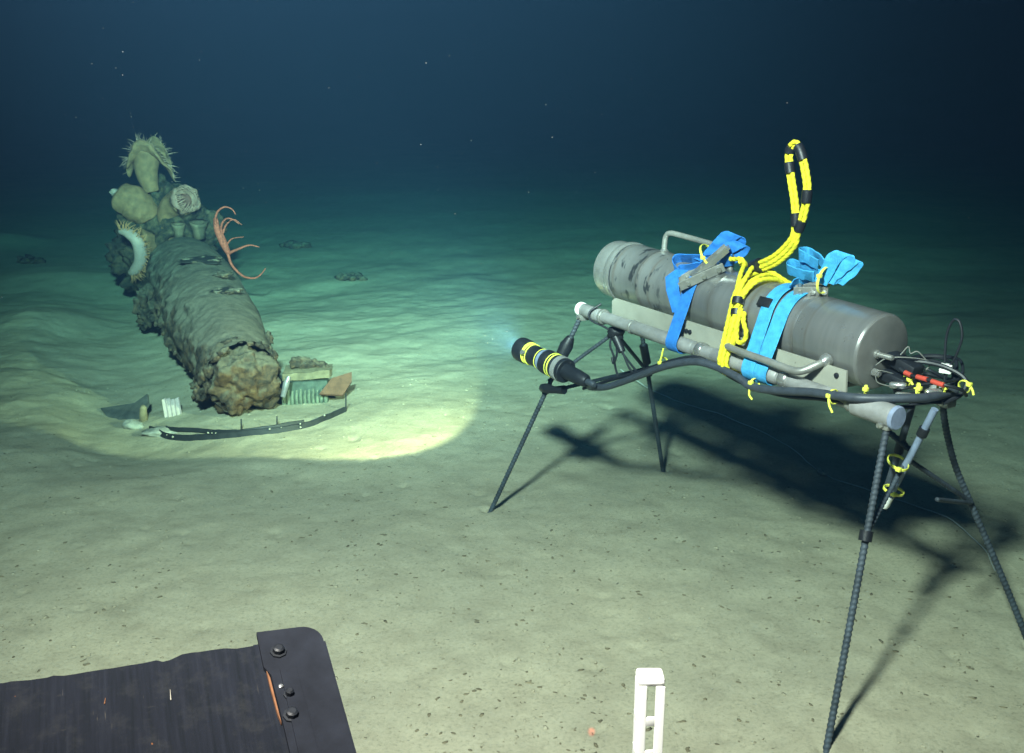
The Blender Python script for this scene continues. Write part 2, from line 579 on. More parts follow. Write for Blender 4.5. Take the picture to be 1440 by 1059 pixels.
# ================================================================== seabed
def ground_h(x, y):
    x = np.atleast_1d(np.asarray(x, float)); y = np.atleast_1d(np.asarray(y, float))
    P = np.stack([x, y, np.zeros_like(x)], 1)
    h = 0.030 * fbm(P, 0.55, 3, 11) + 0.012 * fbm(P, 2.1, 3, 21)
    # calm in front and under the stand
    q = np.clip((y - 3.6) / 2.0, 0, 1)
    calm = 0.35 + 0.65 * np.maximum(q, np.clip((-x - 1.2) / 1.0, 0, 1))
    h = h * calm * (1 - 0.6 * np.clip((y - 7) / 4, 0, 1))
    # ripple-like drag lines beyond the lamp, running obliquely
    a = math.radians(28)
    R = np.stack([(x * math.cos(a) + y * math.sin(a)) * 0.45, (-x * math.sin(a) + y * math.cos(a)) * 1.9, np.zeros_like(x)], 1)
    far = np.clip((y - 4.3) / 1.5, 0, 1) * np.clip((x + 2.6) / 0.8, 0, 1) * (1 - 0.55 * np.clip((y - 7) / 4, 0, 1))
    h += far * 0.013 * fbm(R, 1.3, 4, 33)
    h += 0.0036 * fbm(P, 9.0, 4, 41, 0.6)
    for fx_, fy_ in ((-0.091, 3.194), (0.586, 3.571), (0.694, 1.894), (1.363, 2.329)):
        d2 = (x - fx_) ** 2 + (y - fy_) ** 2
        h += 0.010 * np.exp(-d2 / 0.045 ** 2) - 0.020 * np.exp(-d2 / 0.020 ** 2)
    # hollow scoured round the wreck
    ax, ay, bx, by = -1.15, 4.20, -2.35, 7.02
    ux, uy = bx - ax, by - ay
    L = math.hypot(ux, uy); ux /= L; uy /= L
    t = (x - ax) * ux + (y - ay) * uy
    s = -(x - ax) * uy + (y - ay) * ux          # + on the left side
    along = np.clip((t + 0.55) / 0.5, 0, 1) * np.clip((L + 1.0 - t) / 0.8, 0, 1)
    h -= 0.07 * along * np.exp(-((s - 0.45) / 0.34) ** 2)
    h -= 0.03 * along * np.exp(-((s + 0.2) / 0.3) ** 2)
    # crumbling bank left of the hollow
    edge = 0.88 + 0.20 * vnoise(np.stack([t * 2.3, np.zeros_like(t), np.zeros_like(t)], 1), 5) + 0.06 * vnoise(np.stack([t * 8, s * 3, np.zeros_like(t)], 1), 6)
    al2 = np.clip((t + 0.5) / 0.35, 0, 1) * np.clip((2.9 - t) / 0.7, 0, 1)
    bank = 1 / (1 + np.exp(-(s - edge) / 0.035)) * np.exp(-np.clip(s - edge, 0, None) / 1.0)
    h += al2 * bank * (0.028 + 0.016 * vnoise(np.stack([t * 3.1, s * 3.1, np.zeros_like(t)], 1), 8))
    rough = np.exp(-((s - 1.1) / 0.6) ** 2) * al2
    h += rough * 0.011 * (np.abs(fbm(P, 3.0, 5, 51, 0.55)) - 0.25)
    for (mx, my, mh, r1) in ((-2.95, 6.15, 0.06, 0.30), (-3.4, 5.6, 0.04, 0.30), (-2.55, 4.75, 0.03, 0.22), (-4.95, 9.6, 0.10, 0.30), (2.55, 4.4, 0.05, 0.15), (-3.6, 7.6, 0.04, 0.4)):
        h += mh * np.exp(-(((x - mx) ** 2 + (y - my) ** 2) / r1 ** 2))
    # the beam's lower rim lies on a slight swell before the wreck
    h += 0.03 * np.exp(-(((x + 1.05) / 0.75) ** 2 + ((y - 4.22) / 0.22) ** 2))
    # small burrow pits
    rs = np.random.RandomState(7)
    for k in range(190):
        px_, py_ = rs.uniform(-2.4, 2.0), rs.uniform(1.5, 4.6)
        m_ = (np.abs(x - px_) < 0.08) & (np.abs(y - py_) < 0.08)
        if m_.any():
            r_ = rs.uniform(0.010, 0.022)
            h[m_] -= rs.uniform(0.003, 0.010) * np.exp(-(((x[m_] - px_) ** 2 + (y[m_] - py_) ** 2) / r_ ** 2))
    return h

def axis_lines(lo, hi, step, limlo, limhi, grow=1.13):
    c = list(np.arange(lo, hi, step))
    s, p = step, hi
    up = []
    while p < limhi:
        up.append(p); s *= grow; p += s
    up.append(limhi)
    s, p = step, lo
    dn = []
    while p > limlo:
        s *= grow; p -= s; dn.append(p)
    return np.array(dn[::-1] + c + up)

gx = axis_lines(-3.3, 2.3, 0.0125, -70, 70)
gy = axis_lines(1.2, 6.6, 0.0125, -8, 110, 1.035)
XX, YY = np.meshgrid(gx, gy)
ZZ = ground_h(XX.ravel(), YY.ravel())
nx, ny = len(gx), len(gy)
me = bpy.data.meshes.new('seabed')
verts = np.stack([XX.ravel(), YY.ravel(), ZZ], 1)
idx = np.arange(nx * ny).reshape(ny, nx)
quads = np.stack([idx[:-1, :-1], idx[:-1, 1:], idx[1:, 1:], idx[1:, :-1]], -1).reshape(-1, 4)
me.vertices.add(len(verts)); me.vertices.foreach_set('co', verts.ravel())
me.loops.add(quads.size); me.loops.foreach_set('vertex_index', quads.ravel().astype(np.int32))
me.polygons.add(len(quads)); me.polygons.foreach_set('loop_start', np.arange(0, quads.size, 4, dtype=np.int32))
me.polygons.foreach_set('loop_total', np.full(len(quads), 4, dtype=np.int32))
me.polygons.foreach_set('use_smooth', np.ones(len(quads), bool))
me.update(calc_edges=True); me.validate()
me.materials.append(SED)
seabed = bpy.data.objects.new('seabed', me)
COL.objects.link(seabed)
seabed['kind'] = 'structure'

def gz(x, y):
    return float(ground_h([x], [y])[0])

# ------------------------------------------------------------------ water: one closed volume
mb = MB().box((0, 50, 2.2), (160, 125, 7.2))
m, nt, b = mat('sea_water')
nt.nodes.remove(b)
pv = N(nt, 'ShaderNodeVolumePrincipled')
pv.inputs['Density'].default_value = 0.18
pv.inputs['Color'].default_value = (0.029, 0.072, 0.146, 1)
pv.inputs['Absorption Color'].default_value = (0.02, 0.643, 0.672, 1)
pv.inputs['Anisotropy'].default_value = 0.55
nt.links.new(pv.outputs[0], nt.nodes['Material Output'].inputs['Volume'])
haze = link_mesh('haze', mb, m, None, False)
haze['kind'] = 'stuff'

# ================================================================== wreck
WA, WB = Vector((-1.232, 4.355, 0.165)), Vector((-2.348, 7.024, 0.20))
WU = (WB - WA).normalized()
WS = Vector((-WU.y, WU.x, 0)).normalized()      # to the left of the axis seen from the near end
WT = WU.cross(WS) * -1
WT = Vector((0, 0, 1)) - WU * WU.z
WT.normalize()
WL = (WB - WA).length
wreck = empty('sunken_iron_cylinder', (-1.6, 5.3, 0.0), 'long rusted iron cylinder half sunk in mud with a broken crusty end', 'wreckage')

def wreck_surface(t0, t1, nt_, seg, rfun, seed, amp, jag=0.0):
    vs = []
    for i in range(nt_ + 1):
        f = i / nt_
        t = t0 + (t1 - t0) * f
        for k in range(seg):
            a = 2 * PI * k / seg
            vs.append((t, a))
    A = np.array(vs)
    d = np.stack([np.cos(A[:, 1]), np.sin(A[:, 1])], 1)
    base = np.array(WA)[None, :] + A[:, :1] * np.array(WU)[None, :]
    r = np.array([rfun(t) for t in A[:, 0]])
    out = d[:, :1] * np.array(WS)[None, :] + d[:, 1:] * np.array(WT)[None, :]
    P = base + out * r[:, None]
    n1 = fbm(P, 3.0, 3, seed)
    n2 = fbm(P, 11.0, 4, seed + 9, 0.6)
    left = np.clip(d[:, 0], 0, 1)               # the left flank is rougher
    P = P + out * (amp * (0.38 * n1 + (0.05 + 1.8 * left) * 0.45 * n2))[:, None]
    if jag:
        e = np.exp(-(A[:, 0] - t0) / 0.10)
        P = P - np.array(WU)[None, :] * (jag * e * (0.5 + fbm(np.stack([np.cos(A[:, 1]), np.sin(A[:, 1]), 0 * A[:, 1]], 1), 2.5, 3, 3)))[:, None]
    faces = []
    for i in range(nt_):
        for k in range(seg):
            l = (k + 1) % seg
            faces.append((i * seg + k, i * seg + l, (i + 1) * seg + l, (i + 1) * seg + k))
    return P, faces, seg

def hull_r(t):
    r = float(np.interp(t, [-0.1, 0.0, 0.35, 0.9, 1.5, 2.3, 3.0], [0.162, 0.168, 0.192, 0.230, 0.252, 0.258, 0.25]))
    if t > WL - 0.45:
        q = (t - (WL - 0.45)) / 0.6
        r *= math.sqrt(max(0.02, 1 - q * q))
    return r

P, F, sg = wreck_surface(-0.02, WL + 0.13, 210, 96, hull_r, 60, 0.024, 0.05)
mb = MB().add(P, F)
mb.f.append(tuple(len(P) - sg + k for k in range(sg)))
link_mesh('hull', mb, WRECK, wreck, sharp=180)

# broken near end: a heavy rust lump filling the open barrel, torn rim plates over it
mb = MB()
c = WA - WU * 0.02 + Vector((0.0, -0.02, -0.025))
mb.blob((0, 0, 0), 0.146, 71, 0.30, 1.9, 5, (1, 1, 1.02))
Pn = np.array(mb.v)
# flatten along the axis, then roughen
u_ = np.array(WU)
q = Pn @ u_
Pn = Pn - np.outer(q * 0.25, u_)
Pn += (Pn / np.linalg.norm(Pn, axis=1)[:, None]) * (0.013 * fbm(Pn, 11, 5, 77, 0.6))[:, None]
mb.v = [tuple(p + np.array(c)) for p in Pn]
link_mesh('rusted_nose', mb, CRUST, wreck, sharp=180)
rs = random.Random(5)
for k in range(15):
    a = math.radians(-15 + 210 * k / 14)
    rr = 0.158 + rs.uniform(-0.01, 0.010)
    p = WA + WU * rs.uniform(-0.09, 0.02) + (WS * math.cos(a) + WT * math.sin(a)) * rr
    m_ = MB()
    sc = rs.uniform(0.018, 0.036)
    m_.blob((0, 0, 0), sc, 90 + k, 0.5, 1.6, 3, (1, 1, 0.55))
    out = (WS * math.cos(a) + WT * math.sin(a))
    rot = out.to_track_quat('Z', 'Y').to_matrix()
    m_.v = [tuple(rot @ Vector(v) + p) for v in m_.v]
    link_mesh('rim_fragment', m_, CRUST if k % 3 else DARKCRUST, wreck, sharp=180)
# thin near-black patches paint the shade inside rusted-through spots on top, with lips
for (t, s_, ll, ww) in ((1.62, -0.03, 0.115, 0.050), (0.80, -0.05, 0.06, 0.030), (1.18, -0.09, 0.045, 0.025)):
    p0 = WA + WU * t + WS * s_ + WT * hull_r(t)
    h = MB()
    h.blob((0, 0, 0), 1.0, int(t * 50), 0.45, 1.5, 3, (1, 1, 1))
    Mx = Matrix((WS * -1 * ll, WU * ww * 2.2, WT * 0.008)).transposed()
    h.v = [tuple(Mx @ Vector(v) + p0) for v in h.v]
    link_mesh('corrosion_hole_shade', h, HOLE_SHADE, wreck, sharp=180)
    for k in range(5):
        a = k * 1.25 + t
        pp = p0 + WS * (math.cos(a) * ll * 0.8) + WU * (math.sin(a) * ww * 1.7) + WT * 0.002
        h = MB().blob(tuple(pp), rs.uniform(0.014, 0.028), 200 + k + int(t * 10), 0.5, 1.6, 3, (1.3, 1, 0.5))
        link_mesh('rust_flake', h, CRUST if k % 2 else WRECK, wreck, sharp=180)
# lumps of growth along the left flank
for k, (x, y, z, r) in enumerate(((-2.27, 6.0, 0.16, 0.11), (-2.25, 5.95, 0.07, 0.09), (-2.10, 5.75, 0.12, 0.08), (-1.96, 5.5, 0.13, 0.085),
                                  (-1.88, 5.35, 0.16, 0.08), (-1.84, 5.25, 0.09, 0.09), (-1.76, 5.1, 0.10, 0.075), (-1.66, 4.95, 0.07, 0.07),
                                  (-1.58, 4.75, 0.10, 0.06), (-1.52, 4.62, 0.03, 0.075), (-2.03, 5.6, 0.2, 0.06), (-1.47, 4.45, 0.04, 0.055), (-1.42, 4.33, 0.10, 0.06))):
    h = MB().blob((x + 0.02, y, z), r * 0.66, 300 + k, 0.6, 2.2, 4, (0.75, 1.3, 1.0))
    link_mesh('encrusting_lump', h, DARKCRUST if k % 3 else CRUST, wreck, sharp=180)
for k, (x, y, z, r) in enumerate(((-1.135, 4.50, 0.22, 0.028), (-1.105, 4.40, 0.16, 0.024), (-1.175, 4.68, 0.25, 0.028))):
    h = MB().blob((x, y, z), r, 340 + k, 0.5, 1.8, 3, (0.7, 1.1, 1.2))
    link_mesh('rust_flake', h, CRUST, wreck, sharp=180)
# dark tail mass carrying the anemones
tail = [(-2.60, 7.15, 0.55, 0.15), (-2.48, 7.18, 0.62, 0.14), (-2.66, 7.1, 0.42, 0.14), (-2.72, 7.05, 0.26, 0.13), (-2.60, 7.0, 0.15, 0.16), (-2.44, 7.12, 0.42, 0.16),
        (-2.30, 7.15, 0.52, 0.12), (-2.16, 7.12, 0.47, 0.10), (-2.52, 7.25, 0.68, 0.11), (-2.70, 7.15, 0.10, 0.12), (-2.58, 6.95, 0.30, 0.10), (-2.36, 7.2, 0.30, 0.17), (-2.5, 7.2, 0.2, 0.18), (-2.62, 7.2, 0.66, 0.09)]
for k, (x, y, z, r) in enumerate(tail):
    h = MB().blob((x, y, z), r, 400 + k, 0.55, 1.8, 4, (1, 0.9, 1))
    link_mesh('tail_growth', h, DARKCRUST, wreck, sharp=180)

# ================================================================== anemones
def tentacle_mesh(L, r, bend, seg=6, n=6):
    pts, rd = [], []
    for i in range(n + 1):
        f = i / n
        pts.append((bend * f * f * L, 0, L * f))
        rd.append(r * (1 - 0.8 * f))
    mb = MB().tube(pts, rd, seg)
    me = bpy.data.meshes.new('tentacle')
    me.from_pydata(mb.v, [], mb.f)
    me.polygons.foreach_set('use_smooth', [True] * len(me.polygons))
    return me

def add_tentacles(parent, spots_, mesh, material):
    if not mesh.materials:
        mesh.materials.append(material)
    base = BASE[parent.name]
    for (p, d, side, sc) in spots_:
        o = bpy.data.objects.new('tentacle', mesh)
        COL.objects.link(o)
        o.parent = parent
        z = Vector(d).normalized()
        x = (Vector(side) - z * z.dot(Vector(side)))
        if x.length < 1e-4:
            x = z.orthogonal()
        x.normalize()
        y = z.cross(x)
        M_ = Matrix((x, y, z)).transposed().to_4x4()
        M_.translation = Vector(p) - base
        o.matrix_local = M_ @ Matrix.Scale(sc, 4)

rs = random.Random(11)
# 1: tall anemone with a drooping umbrella crown
A1 = empty('sea_anemone', (-2.547, 7.12, 0.74), 'tall yellow-green sea anemone with drooping fringed crown, topmost on the wreck', 'anemone', 'sea anemones on the wreck')
st = smooth_pts([(-2.547, 7.12, 0.72), (-2.555, 7.115, 0.78), (-2.565, 7.11, 0.86), (-2.555, 7.11, 0.94), (-2.54, 7.11, 1.0)], 6)
rr = np.interp(np.linspace(0, 1, len(st)), [0, .15, .35, .6, 1], [0.055, 0.056, 0.070, 0.082, 0.10])
link_mesh('column', MB().tube(st, list(rr), 24), ANEM, A1, sharp=180)
def crown(cx, cy, cz, R, nr=18, ns=72):
    vs, rim = [], []
    def pos(f, a, off):
        x, y = math.cos(a) * R * f, math.sin(a) * R * f * 0.8
        fold = 0.95 + 0.18 * math.sin(3 * a + 0.7) + 0.10 * math.sin(7 * a)
        z = -0.105 * (f ** 2.2) * abs(math.cos(a)) ** 1.8 * 1.9 * fold + 0.055 * (f ** 2) * abs(math.sin(a)) ** 1.5 - off
        if f > 0.7:
            x *= 1 - (f - 0.7) * 0.25 * abs(math.cos(a))
        return Vector((cx + x, cy + y, cz + z))
    for lay in (0, 1):
        for i in range(nr + 1):
            f = i / nr
            th = 0 if lay == 0 else 0.085 * (1 - 0.72 * f * f)
            for k in range(ns):
                vs.append(pos(max(f, 0.02), 2 * PI * k / ns, th))
    faces = []
    st_ = (nr + 1) * ns
    for i in range(nr):
        for k in range(ns):
            l = (k + 1) % ns
            faces.append((i * ns + k, i * ns + l, (i + 1) * ns + l, (i + 1) * ns + k))
            faces.append((st_ + i * ns + k, st_ + (i + 1) * ns + k, st_ + (i + 1) * ns + l, st_ + i * ns + l))
    for k in range(ns):
        l = (k + 1) % ns
        faces.append((nr * ns + k, nr * ns + l, st_ + nr * ns + l, st_ + nr * ns + k))
    faces.append(tuple(range(ns)))
    faces.append(tuple(st_ + ns - 1 - k for k in range(ns)))
    return vs, faces, pos
vs, fs, pos = crown(-2.54, 7.11, 1.03, 0.168)
mb = MB().add(vs, fs)
Pm = np.array(mb.v); Pm = Pm + 0.012 * np.stack([fbm(Pm, 13, 3, 25), fbm(Pm, 13, 3, 26), fbm(Pm, 13, 3, 27)], 1); mb.v = [tuple(p) for p in Pm]
link_mesh('crown', mb, ANEM, A1, sharp=180)
tm = tentacle_mesh(0.050, 0.0023, 0.6)
sp = []
for k in range(130):
    a = 2 * PI * k / 130 + rs.uniform(-.03, .03)
    f = rs.uniform(0.86, 1.0)
    p = pos(f, a, 0.004)
    q = pos(max(0.3, f - 0.25), a, 0.004)
    d = (p - q).normalized() * 0.7 + Vector((math.cos(a) * 0.35, math.sin(a) * 0.3, 0.75 * abs(math.sin(a)) + 0.1))
    sp.append((p, d, (rs.uniform(-1, 1), rs.uniform(-1, 1), -0.2), rs.uniform(0.45, 1.15)))
add_tentacles(A1, sp, tm, TENT)

# 2: closed bulb
A2 = empty('sea_anemone', (-2.60, 7.10, 0.56), 'closed bulb-like yellow-green anemone with pale tip, below and left of the tall one', 'anemone', 'sea anemones on the wreck')
st = smooth_pts([(-2.56, 7.05, 0.54), (-2.60, 7.03, 0.60), (-2.655, 7.02, 0.655), (-2.72, 7.01, 0.685), (-2.755, 7.01, 0.70)], 7)
rr = np.interp(np.linspace(0, 1, len(st)), [0, .2, .5, .8, .95, 1], [0.085, 0.115, 0.125, 0.098, 0.06, 0.02])
mb = MB().tube(st, list(rr), 28)
Pm = np.array(mb.v); Pm = Pm + 0.010 * np.stack([fbm(Pm, 12, 3, 5), fbm(Pm, 12, 3, 6), fbm(Pm, 12, 3, 7)], 1); mb.v = [tuple(p) for p in Pm]
link_mesh('column', mb, ANEM, A2, sharp=180)
link_mesh('pale_tip', MB().blob((-2.745, 6.985, 0.722), 0.036, 8, 0.25, 1.5, 3, (1.4, 1, 0.7)), ANEMWHITE, A2, sharp=180)

# 3: stalk with an open pinkish mouth turned to the right
A3 = empty('sea_anemone', (-2.44, 7.1, 0.52), 'yellowish anemone leaning right with open pink mouth and tentacles', 'anemone', 'sea anemones on the wreck')
st = smooth_pts([(-2.43, 7.06, 0.46), (-2.44, 7.05, 0.54), (-2.40, 7.03, 0.61), (-2.33, 7.00, 0.655), (-2.28, 6.97, 0.67)], 6)
rr = np.interp(np.linspace(0, 1, len(st)), [0, .3, .6, 1], [0.05, 0.062, 0.080, 0.098])
link_mesh('column', MB().tube(st, list(rr), 24), ANEM, A3, sharp=180)
ax3 = Vector((0.72, -0.60, 0.30)).normalized()
c3 = Vector((-2.27, 6.96, 0.673))
mb = MB().lathe(c3, ax3, [(0.0, 0.095), (0.03, 0.102), (0.05, 0.090), (0.025, 0.065), (-0.02, 0.045), (-0.04, 0.03)], 40)
Pm = np.array(mb.v); Pm = Pm + 0.022 * np.stack([fbm(Pm, 14, 3, 15), fbm(Pm, 14, 3, 16), fbm(Pm, 14, 3, 17)], 1); mb.v = [tuple(p) for p in Pm]
link_mesh('oral_disc', mb, ANEMDISC, A3, sharp=180)
link_mesh('mouth', MB().lathe(c3 + ax3 * 0.004, ax3, [(0.0, 0.055), (0.012, 0.048), (0.010, 0.03), (-0.02, 0.012)], 20), plain('mouth_flesh', (0.16, 0.055, 0.04), 0.8), A3, sharp=180)
tm = tentacle_mesh(0.040, 0.0036, 0.5)
x3 = ax3.orthogonal().normalized(); y3 = ax3.cross(x3)
sp = []
for ring, nn in ((0.094, 44), (0.080, 34), (0.062, 20)):
    for k in range(nn):
        a = 2 * PI * (k + ring * 5) / nn
        e = x3 * math.cos(a) + y3 * math.sin(a)
        sp.append((c3 + ax3 * 0.045 + e * ring, e * (0.8 if ring > .1 else -.2) + ax3 * 0.9 + Vector((rs.uniform(-.2, .2), 0, rs.uniform(-.2, .2))), e * -1, rs.uniform(0.6, 1.1)))
add_tentacles(A3, sp, tm, TENT)

# 4: cup seen from the side, white arc fringed with orange
A4 = empty('sea_anemone', (-2.70, 6.95, 0.18), 'white crescent-shaped anemone fringed with orange tentacles, low on the left of the wreck', 'anemone', 'sea anemones on the wreck')
arc = smooth_pts([(-2.62, 6.66, 0.500), (-2.56, 6.64, 0.490), (-2.505, 6.63, 0.445), (-2.485, 6.63, 0.37), (-2.50, 6.64, 0.295), (-2.55, 6.66, 0.235), (-2.59, 6.68, 0.215)], 6)
rr = np.interp(np.linspace(0, 1, len(arc)), [0, .2, .5, .8, 1], [0.018, 0.036, 0.044, 0.036, 0.018])
link_mesh('oral_disc', MB().tube(arc, list(rr), 18), ANEMWHITE, A4, sharp=180)
mb = MB().lathe((-2.56, 6.98, 0.345), (0.95, 0.5, 0.05), [(-0.03, 0.14), (0.0, 0.12), (0.05, 0.085), (0.12, 0.06), (0.2, 0.05)], 28)
link_mesh('column', mb, ANEM, A4, sharp=180)
tm = tentacle_mesh(0.060, 0.0042, 0.4)
cc = Vector((-2.62, 6.66, 0.36)); sp = []
for k in range(80):
    i = int((k + 0.5) / 80 * (len(arc) - 1))
    p = arc[i]
    d = (p - cc); d.y = 0; d.normalize()
    p = p + d * rr[i] * 0.7
    sp.append((p + Vector((0, rs.uniform(-.03, .03), 0)), d + Vector((rs.uniform(-.3, .3), rs.uniform(-.5, .4), rs.uniform(-.3, .3))), (rs.uniform(-1, 1), 0, rs.uniform(-1, 1)), rs.uniform(0.6, 1.15)))
add_tentacles(A4, sp, tm, TENTOR)
# small stubby polyps beside the mouth
for k, (x, y, z, r, lab) in enumerate(((-2.335, 6.98, 0.49, 0.042, 'small grey-green stubby anemone between the pink-mouthed one and the cylinder'),
                                       (-2.20, 7.0, 0.50, 0.055, 'small grey-green anemone right of the other stubby one, under the pink mouth'))):
    o = empty('sea_anemone', (x, y, z - 0.08), lab, 'anemone', 'sea anemones on the wreck')
    link_mesh('column', MB().lathe((x, y, z - 0.09), (0.1, -0.2, 1), [(0, r * 0.8), (0.05, r * 0.75), (0.09, r), (0.115, r * 1.15), (0.105, r * 0.6), (0.08, r * 0.3)], 20), plain('grey_polyp', (0.17, 0.11, 0.07), 0.8, var=0.3, scale=20), o, sharp=180)

# ================================================================== feathery orange star on the right flank
ST = empty('sea_star', (-1.90, 6.60, 0.30), 'orange-red sea star with long thin curling arms on the right flank of the wreck', 'sea star')
mb = MB().tube(smooth_pts([(-1.945, 6.56, 0.60), (-1.935, 6.55, 0.53), (-1.91, 6.54, 0.469), (-1.887, 6.55, 0.398), (-1.875, 6.57, 0.36)], 6),
               list(np.interp(np.linspace(0, 1, 25), [0, .3, .6, 1], [0.014, 0.024, 0.026, 0.014])), 14)
link_mesh('disc', mb, STAR, ST, sharp=180)
ARMS = [[(-1.938, 6.55, 0.54), (-1.937, 6.53, 0.595), (-1.909, 6.51, 0.65), (-1.86, 6.50, 0.678), (-1.815, 6.50, 0.664), (-1.795, 6.51, 0.627)],
        [(-1.908, 6.54, 0.492), (-1.893, 6.51, 0.562), (-1.852, 6.49, 0.604), (-1.806, 6.48, 0.599), (-1.771, 6.48, 0.571)],
        [(-1.902, 6.55, 0.502), (-1.879, 6.58, 0.558), (-1.835, 6.60, 0.585), (-1.787, 6.61, 0.548)],
        [(-1.886, 6.55, 0.417), (-1.845, 6.55, 0.464), (-1.764, 6.55, 0.478)],
        [(-1.885, 6.55, 0.365), (-1.807, 6.53, 0.398), (-1.726, 6.52, 0.427), (-1.66, 6.52, 0.415)],
        [(-1.880, 6.55, 0.37), (-1.848, 6.52, 0.294), (-1.773, 6.49, 0.228), (-1.693, 6.47, 0.218), (-1.644, 6.46, 0.247), (-1.613, 6.46, 0.285)]]
for k, a in enumerate(ARMS):
    p = smooth_pts(a, 8)
    r0 = (0.0095, 0.009, 0.0075, 0.006, 0.0105, 0.0105)[k]
    link_mesh('arm', MB().tube(p, [r0 * (1 - 0.7 * i / (len(p) - 1)) for i in range(len(p))], 10), STAR, ST, sharp=180)

# ================================================================== debris round the wreck
def ground_thing(name, mb, m_, label, cat, group=None, sharp=40):
    return single(name, mb, m_, label, cat, group, None, True, sharp)

# silvery folded scrap
x0, y0 = -1.58, 4.38
z0 = gz(x0, y0)
fold = []
for i in range(9):
    fold.append((x0 - 0.036 + 0.009 * i, y0 + (0.010 if i % 2 else -0.004) + 0.003 * i, 0))
mb = MB()
vs, fs = [], []
for i, (x, y, _) in enumerate(fold):
    vs += [(x + 0.014, y - 0.012, z0 - 0.012 + 0.001 * i), (x - 0.004, y + 0.020, z0 + 0.078 + 0.004 * math.sin(i)),
           (x - 0.004, y + 0.026, z0 + 0.078 + 0.004 * math.sin(i)), (x + 0.014, y - 0.006, z0 - 0.012 + 0.001 * i)]
for i in range(8):
    for k in range(4):
        l = (k + 1) % 4
        fs.append((i * 4 + k, i * 4 + l, (i + 1) * 4 + l, (i + 1) * 4 + k))
fs += [(3, 2, 1, 0), (32, 33, 34, 35)]
mb.add(vs, fs)
ground_thing('metal_scrap', mb, SILVER, 'bright silvery pleated scrap of metal standing in the mud left of the broken end', 'scrap', sharp=20)
# blue-grey shard leaning, pale chip and stub
def slab(pts, thick, up=(0, 0, 1)):
    n = len(pts)
    a = [Vector(p) for p in pts]
    nn = Vector((0, 0, 0))
    for i in range(n):
        nn += (a[i] - a[0]).cross(a[(i + 1) % n] - a[0])
    nn.normalize()
    vs = [p + nn * thick / 2 for p in a] + [p - nn * thick / 2 for p in a]
    fs = [tuple(range(n)), tuple(range(2 * n - 1, n - 1, -1))] + [(i, n + i, n + (i + 1) % n, (i + 1) % n) for i in range(n)]
    return MB().add(vs, fs)
zz = gz(-1.80, 4.43)
ground_thing('broken_plate', slab([(-1.95, 4.50, zz + 0.02), (-1.86, 4.40, zz - 0.02), (-1.74, 4.38, zz - 0.02), (-1.69, 4.42, zz + 0.07), (-1.71, 4.47, zz + 0.10), (-1.78, 4.49, zz + 0.05)], 0.014),
             plain('blue_grey_plate', (0.085, 0.09, 0.085), 0.6, 0.2, var=0.4, scale=25), 'dark grey broken plate leaning in the mud at far left of the debris', 'scrap')
mb = MB().lathe((-1.70, 4.36, gz(-1.70, 4.36) - 0.02), (0.10, -0.2, 1), [(0, 0.020), (0.05, 0.018), (0.09, 0.016), (0.10, 0.010)], 12)
Pm = np.array(mb.v); Pm += 0.006 * np.stack([fbm(Pm, 30, 2, 1), fbm(Pm, 30, 2, 2), 0 * Pm[:, 0]], 1); mb.v = [tuple(p) for p in Pm]
ground_thing('sponge_stub', mb, plain('beige_stub', (0.24, 0.19, 0.11), 0.9), 'short beige stub standing beside the dark grey broken plate', 'stub', sharp=180)
mb = MB().blob((-1.72, 4.27, gz(-1.72, 4.27) + 0.012), 0.034, 21, 0.35, 1.5, 3, (1.3, 0.9, 0.6))
ground_thing('pale_stone', mb, PALE, 'small pale stone below the dark grey broken plate', 'stone', sharp=180)
mb = MB().blob((-1.55, 4.17, gz(-1.55, 4.17) + 0.004), 0.05, 22, 0.35, 1.5, 3, (1.7, 1.0, 0.3))
ground_thing('pale_stone', mb, PALE, 'flat pale stone at left end of the dark curved band', 'stone', sharp=180)

# dark hoop band half buried in front of the broken end
BAND = empty('iron_band', (-1.15, 4.08, 0.0), 'thin dark iron hoop band curving round the broken end of the wreck', 'scrap')
bp = smooth_pts([(-1.62, 4.215, 0), (-1.50, 4.10, 0), (-1.33, 4.035, 0), (-1.16, 4.01, 0), (-1.00, 4.03, 0), (-0.86, 4.13, 0), (-0.755, 4.30, 0)], 10)
def on_ground(pts, dz):
    return [(p[0], p[1], gz(p[0], p[1]) + dz) for p in pts]
link_mesh('hoop', MB().ribbon(on_ground(bp, 0.010), (0, 0.25, 1), 0.030, 0.007), BANDM, BAND)
bp2 = [Vector((p[0] + 0.015, p[1] + 0.045 + 0.02 * math.sin(i * 0.2), 0)) for i, p in enumerate(bp[6:46])]
link_mesh('hoop', MB().ribbon(on_ground(bp2, 0.012), (0, 0.4, 1), 0.020, 0.006), BANDM, BAND)
for (x, y, hgt, r) in ((-0.755, 4.305, 0.085, 0.004), (-1.17, 4.07, 0.055, 0.004), (-1.02, 4.09, 0.05, 0.0035), (-1.30, 4.06, 0.03, 0.004)):
    z = gz(x, y)
    link_mesh('spike', MB().tube([(x, y, z - 0.01), (x + 0.004, y, z + hgt)], [r, r * 0.7], 8), BANDM, BAND)
rs2 = random.Random(3)
for k in range(10):
    i = rs2.randrange(8, len(bp) - 4)
    p = bp[i]
    z = gz(p[0], p[1])
    link_mesh('shell_speck', MB().blob((p[0], p[1] - 0.012, z + rs2.uniform(0.01, 0.045)), rs2.uniform(0.0025, 0.005), 500 + k, 0.3, 1.5, 2), PALE, BAND)

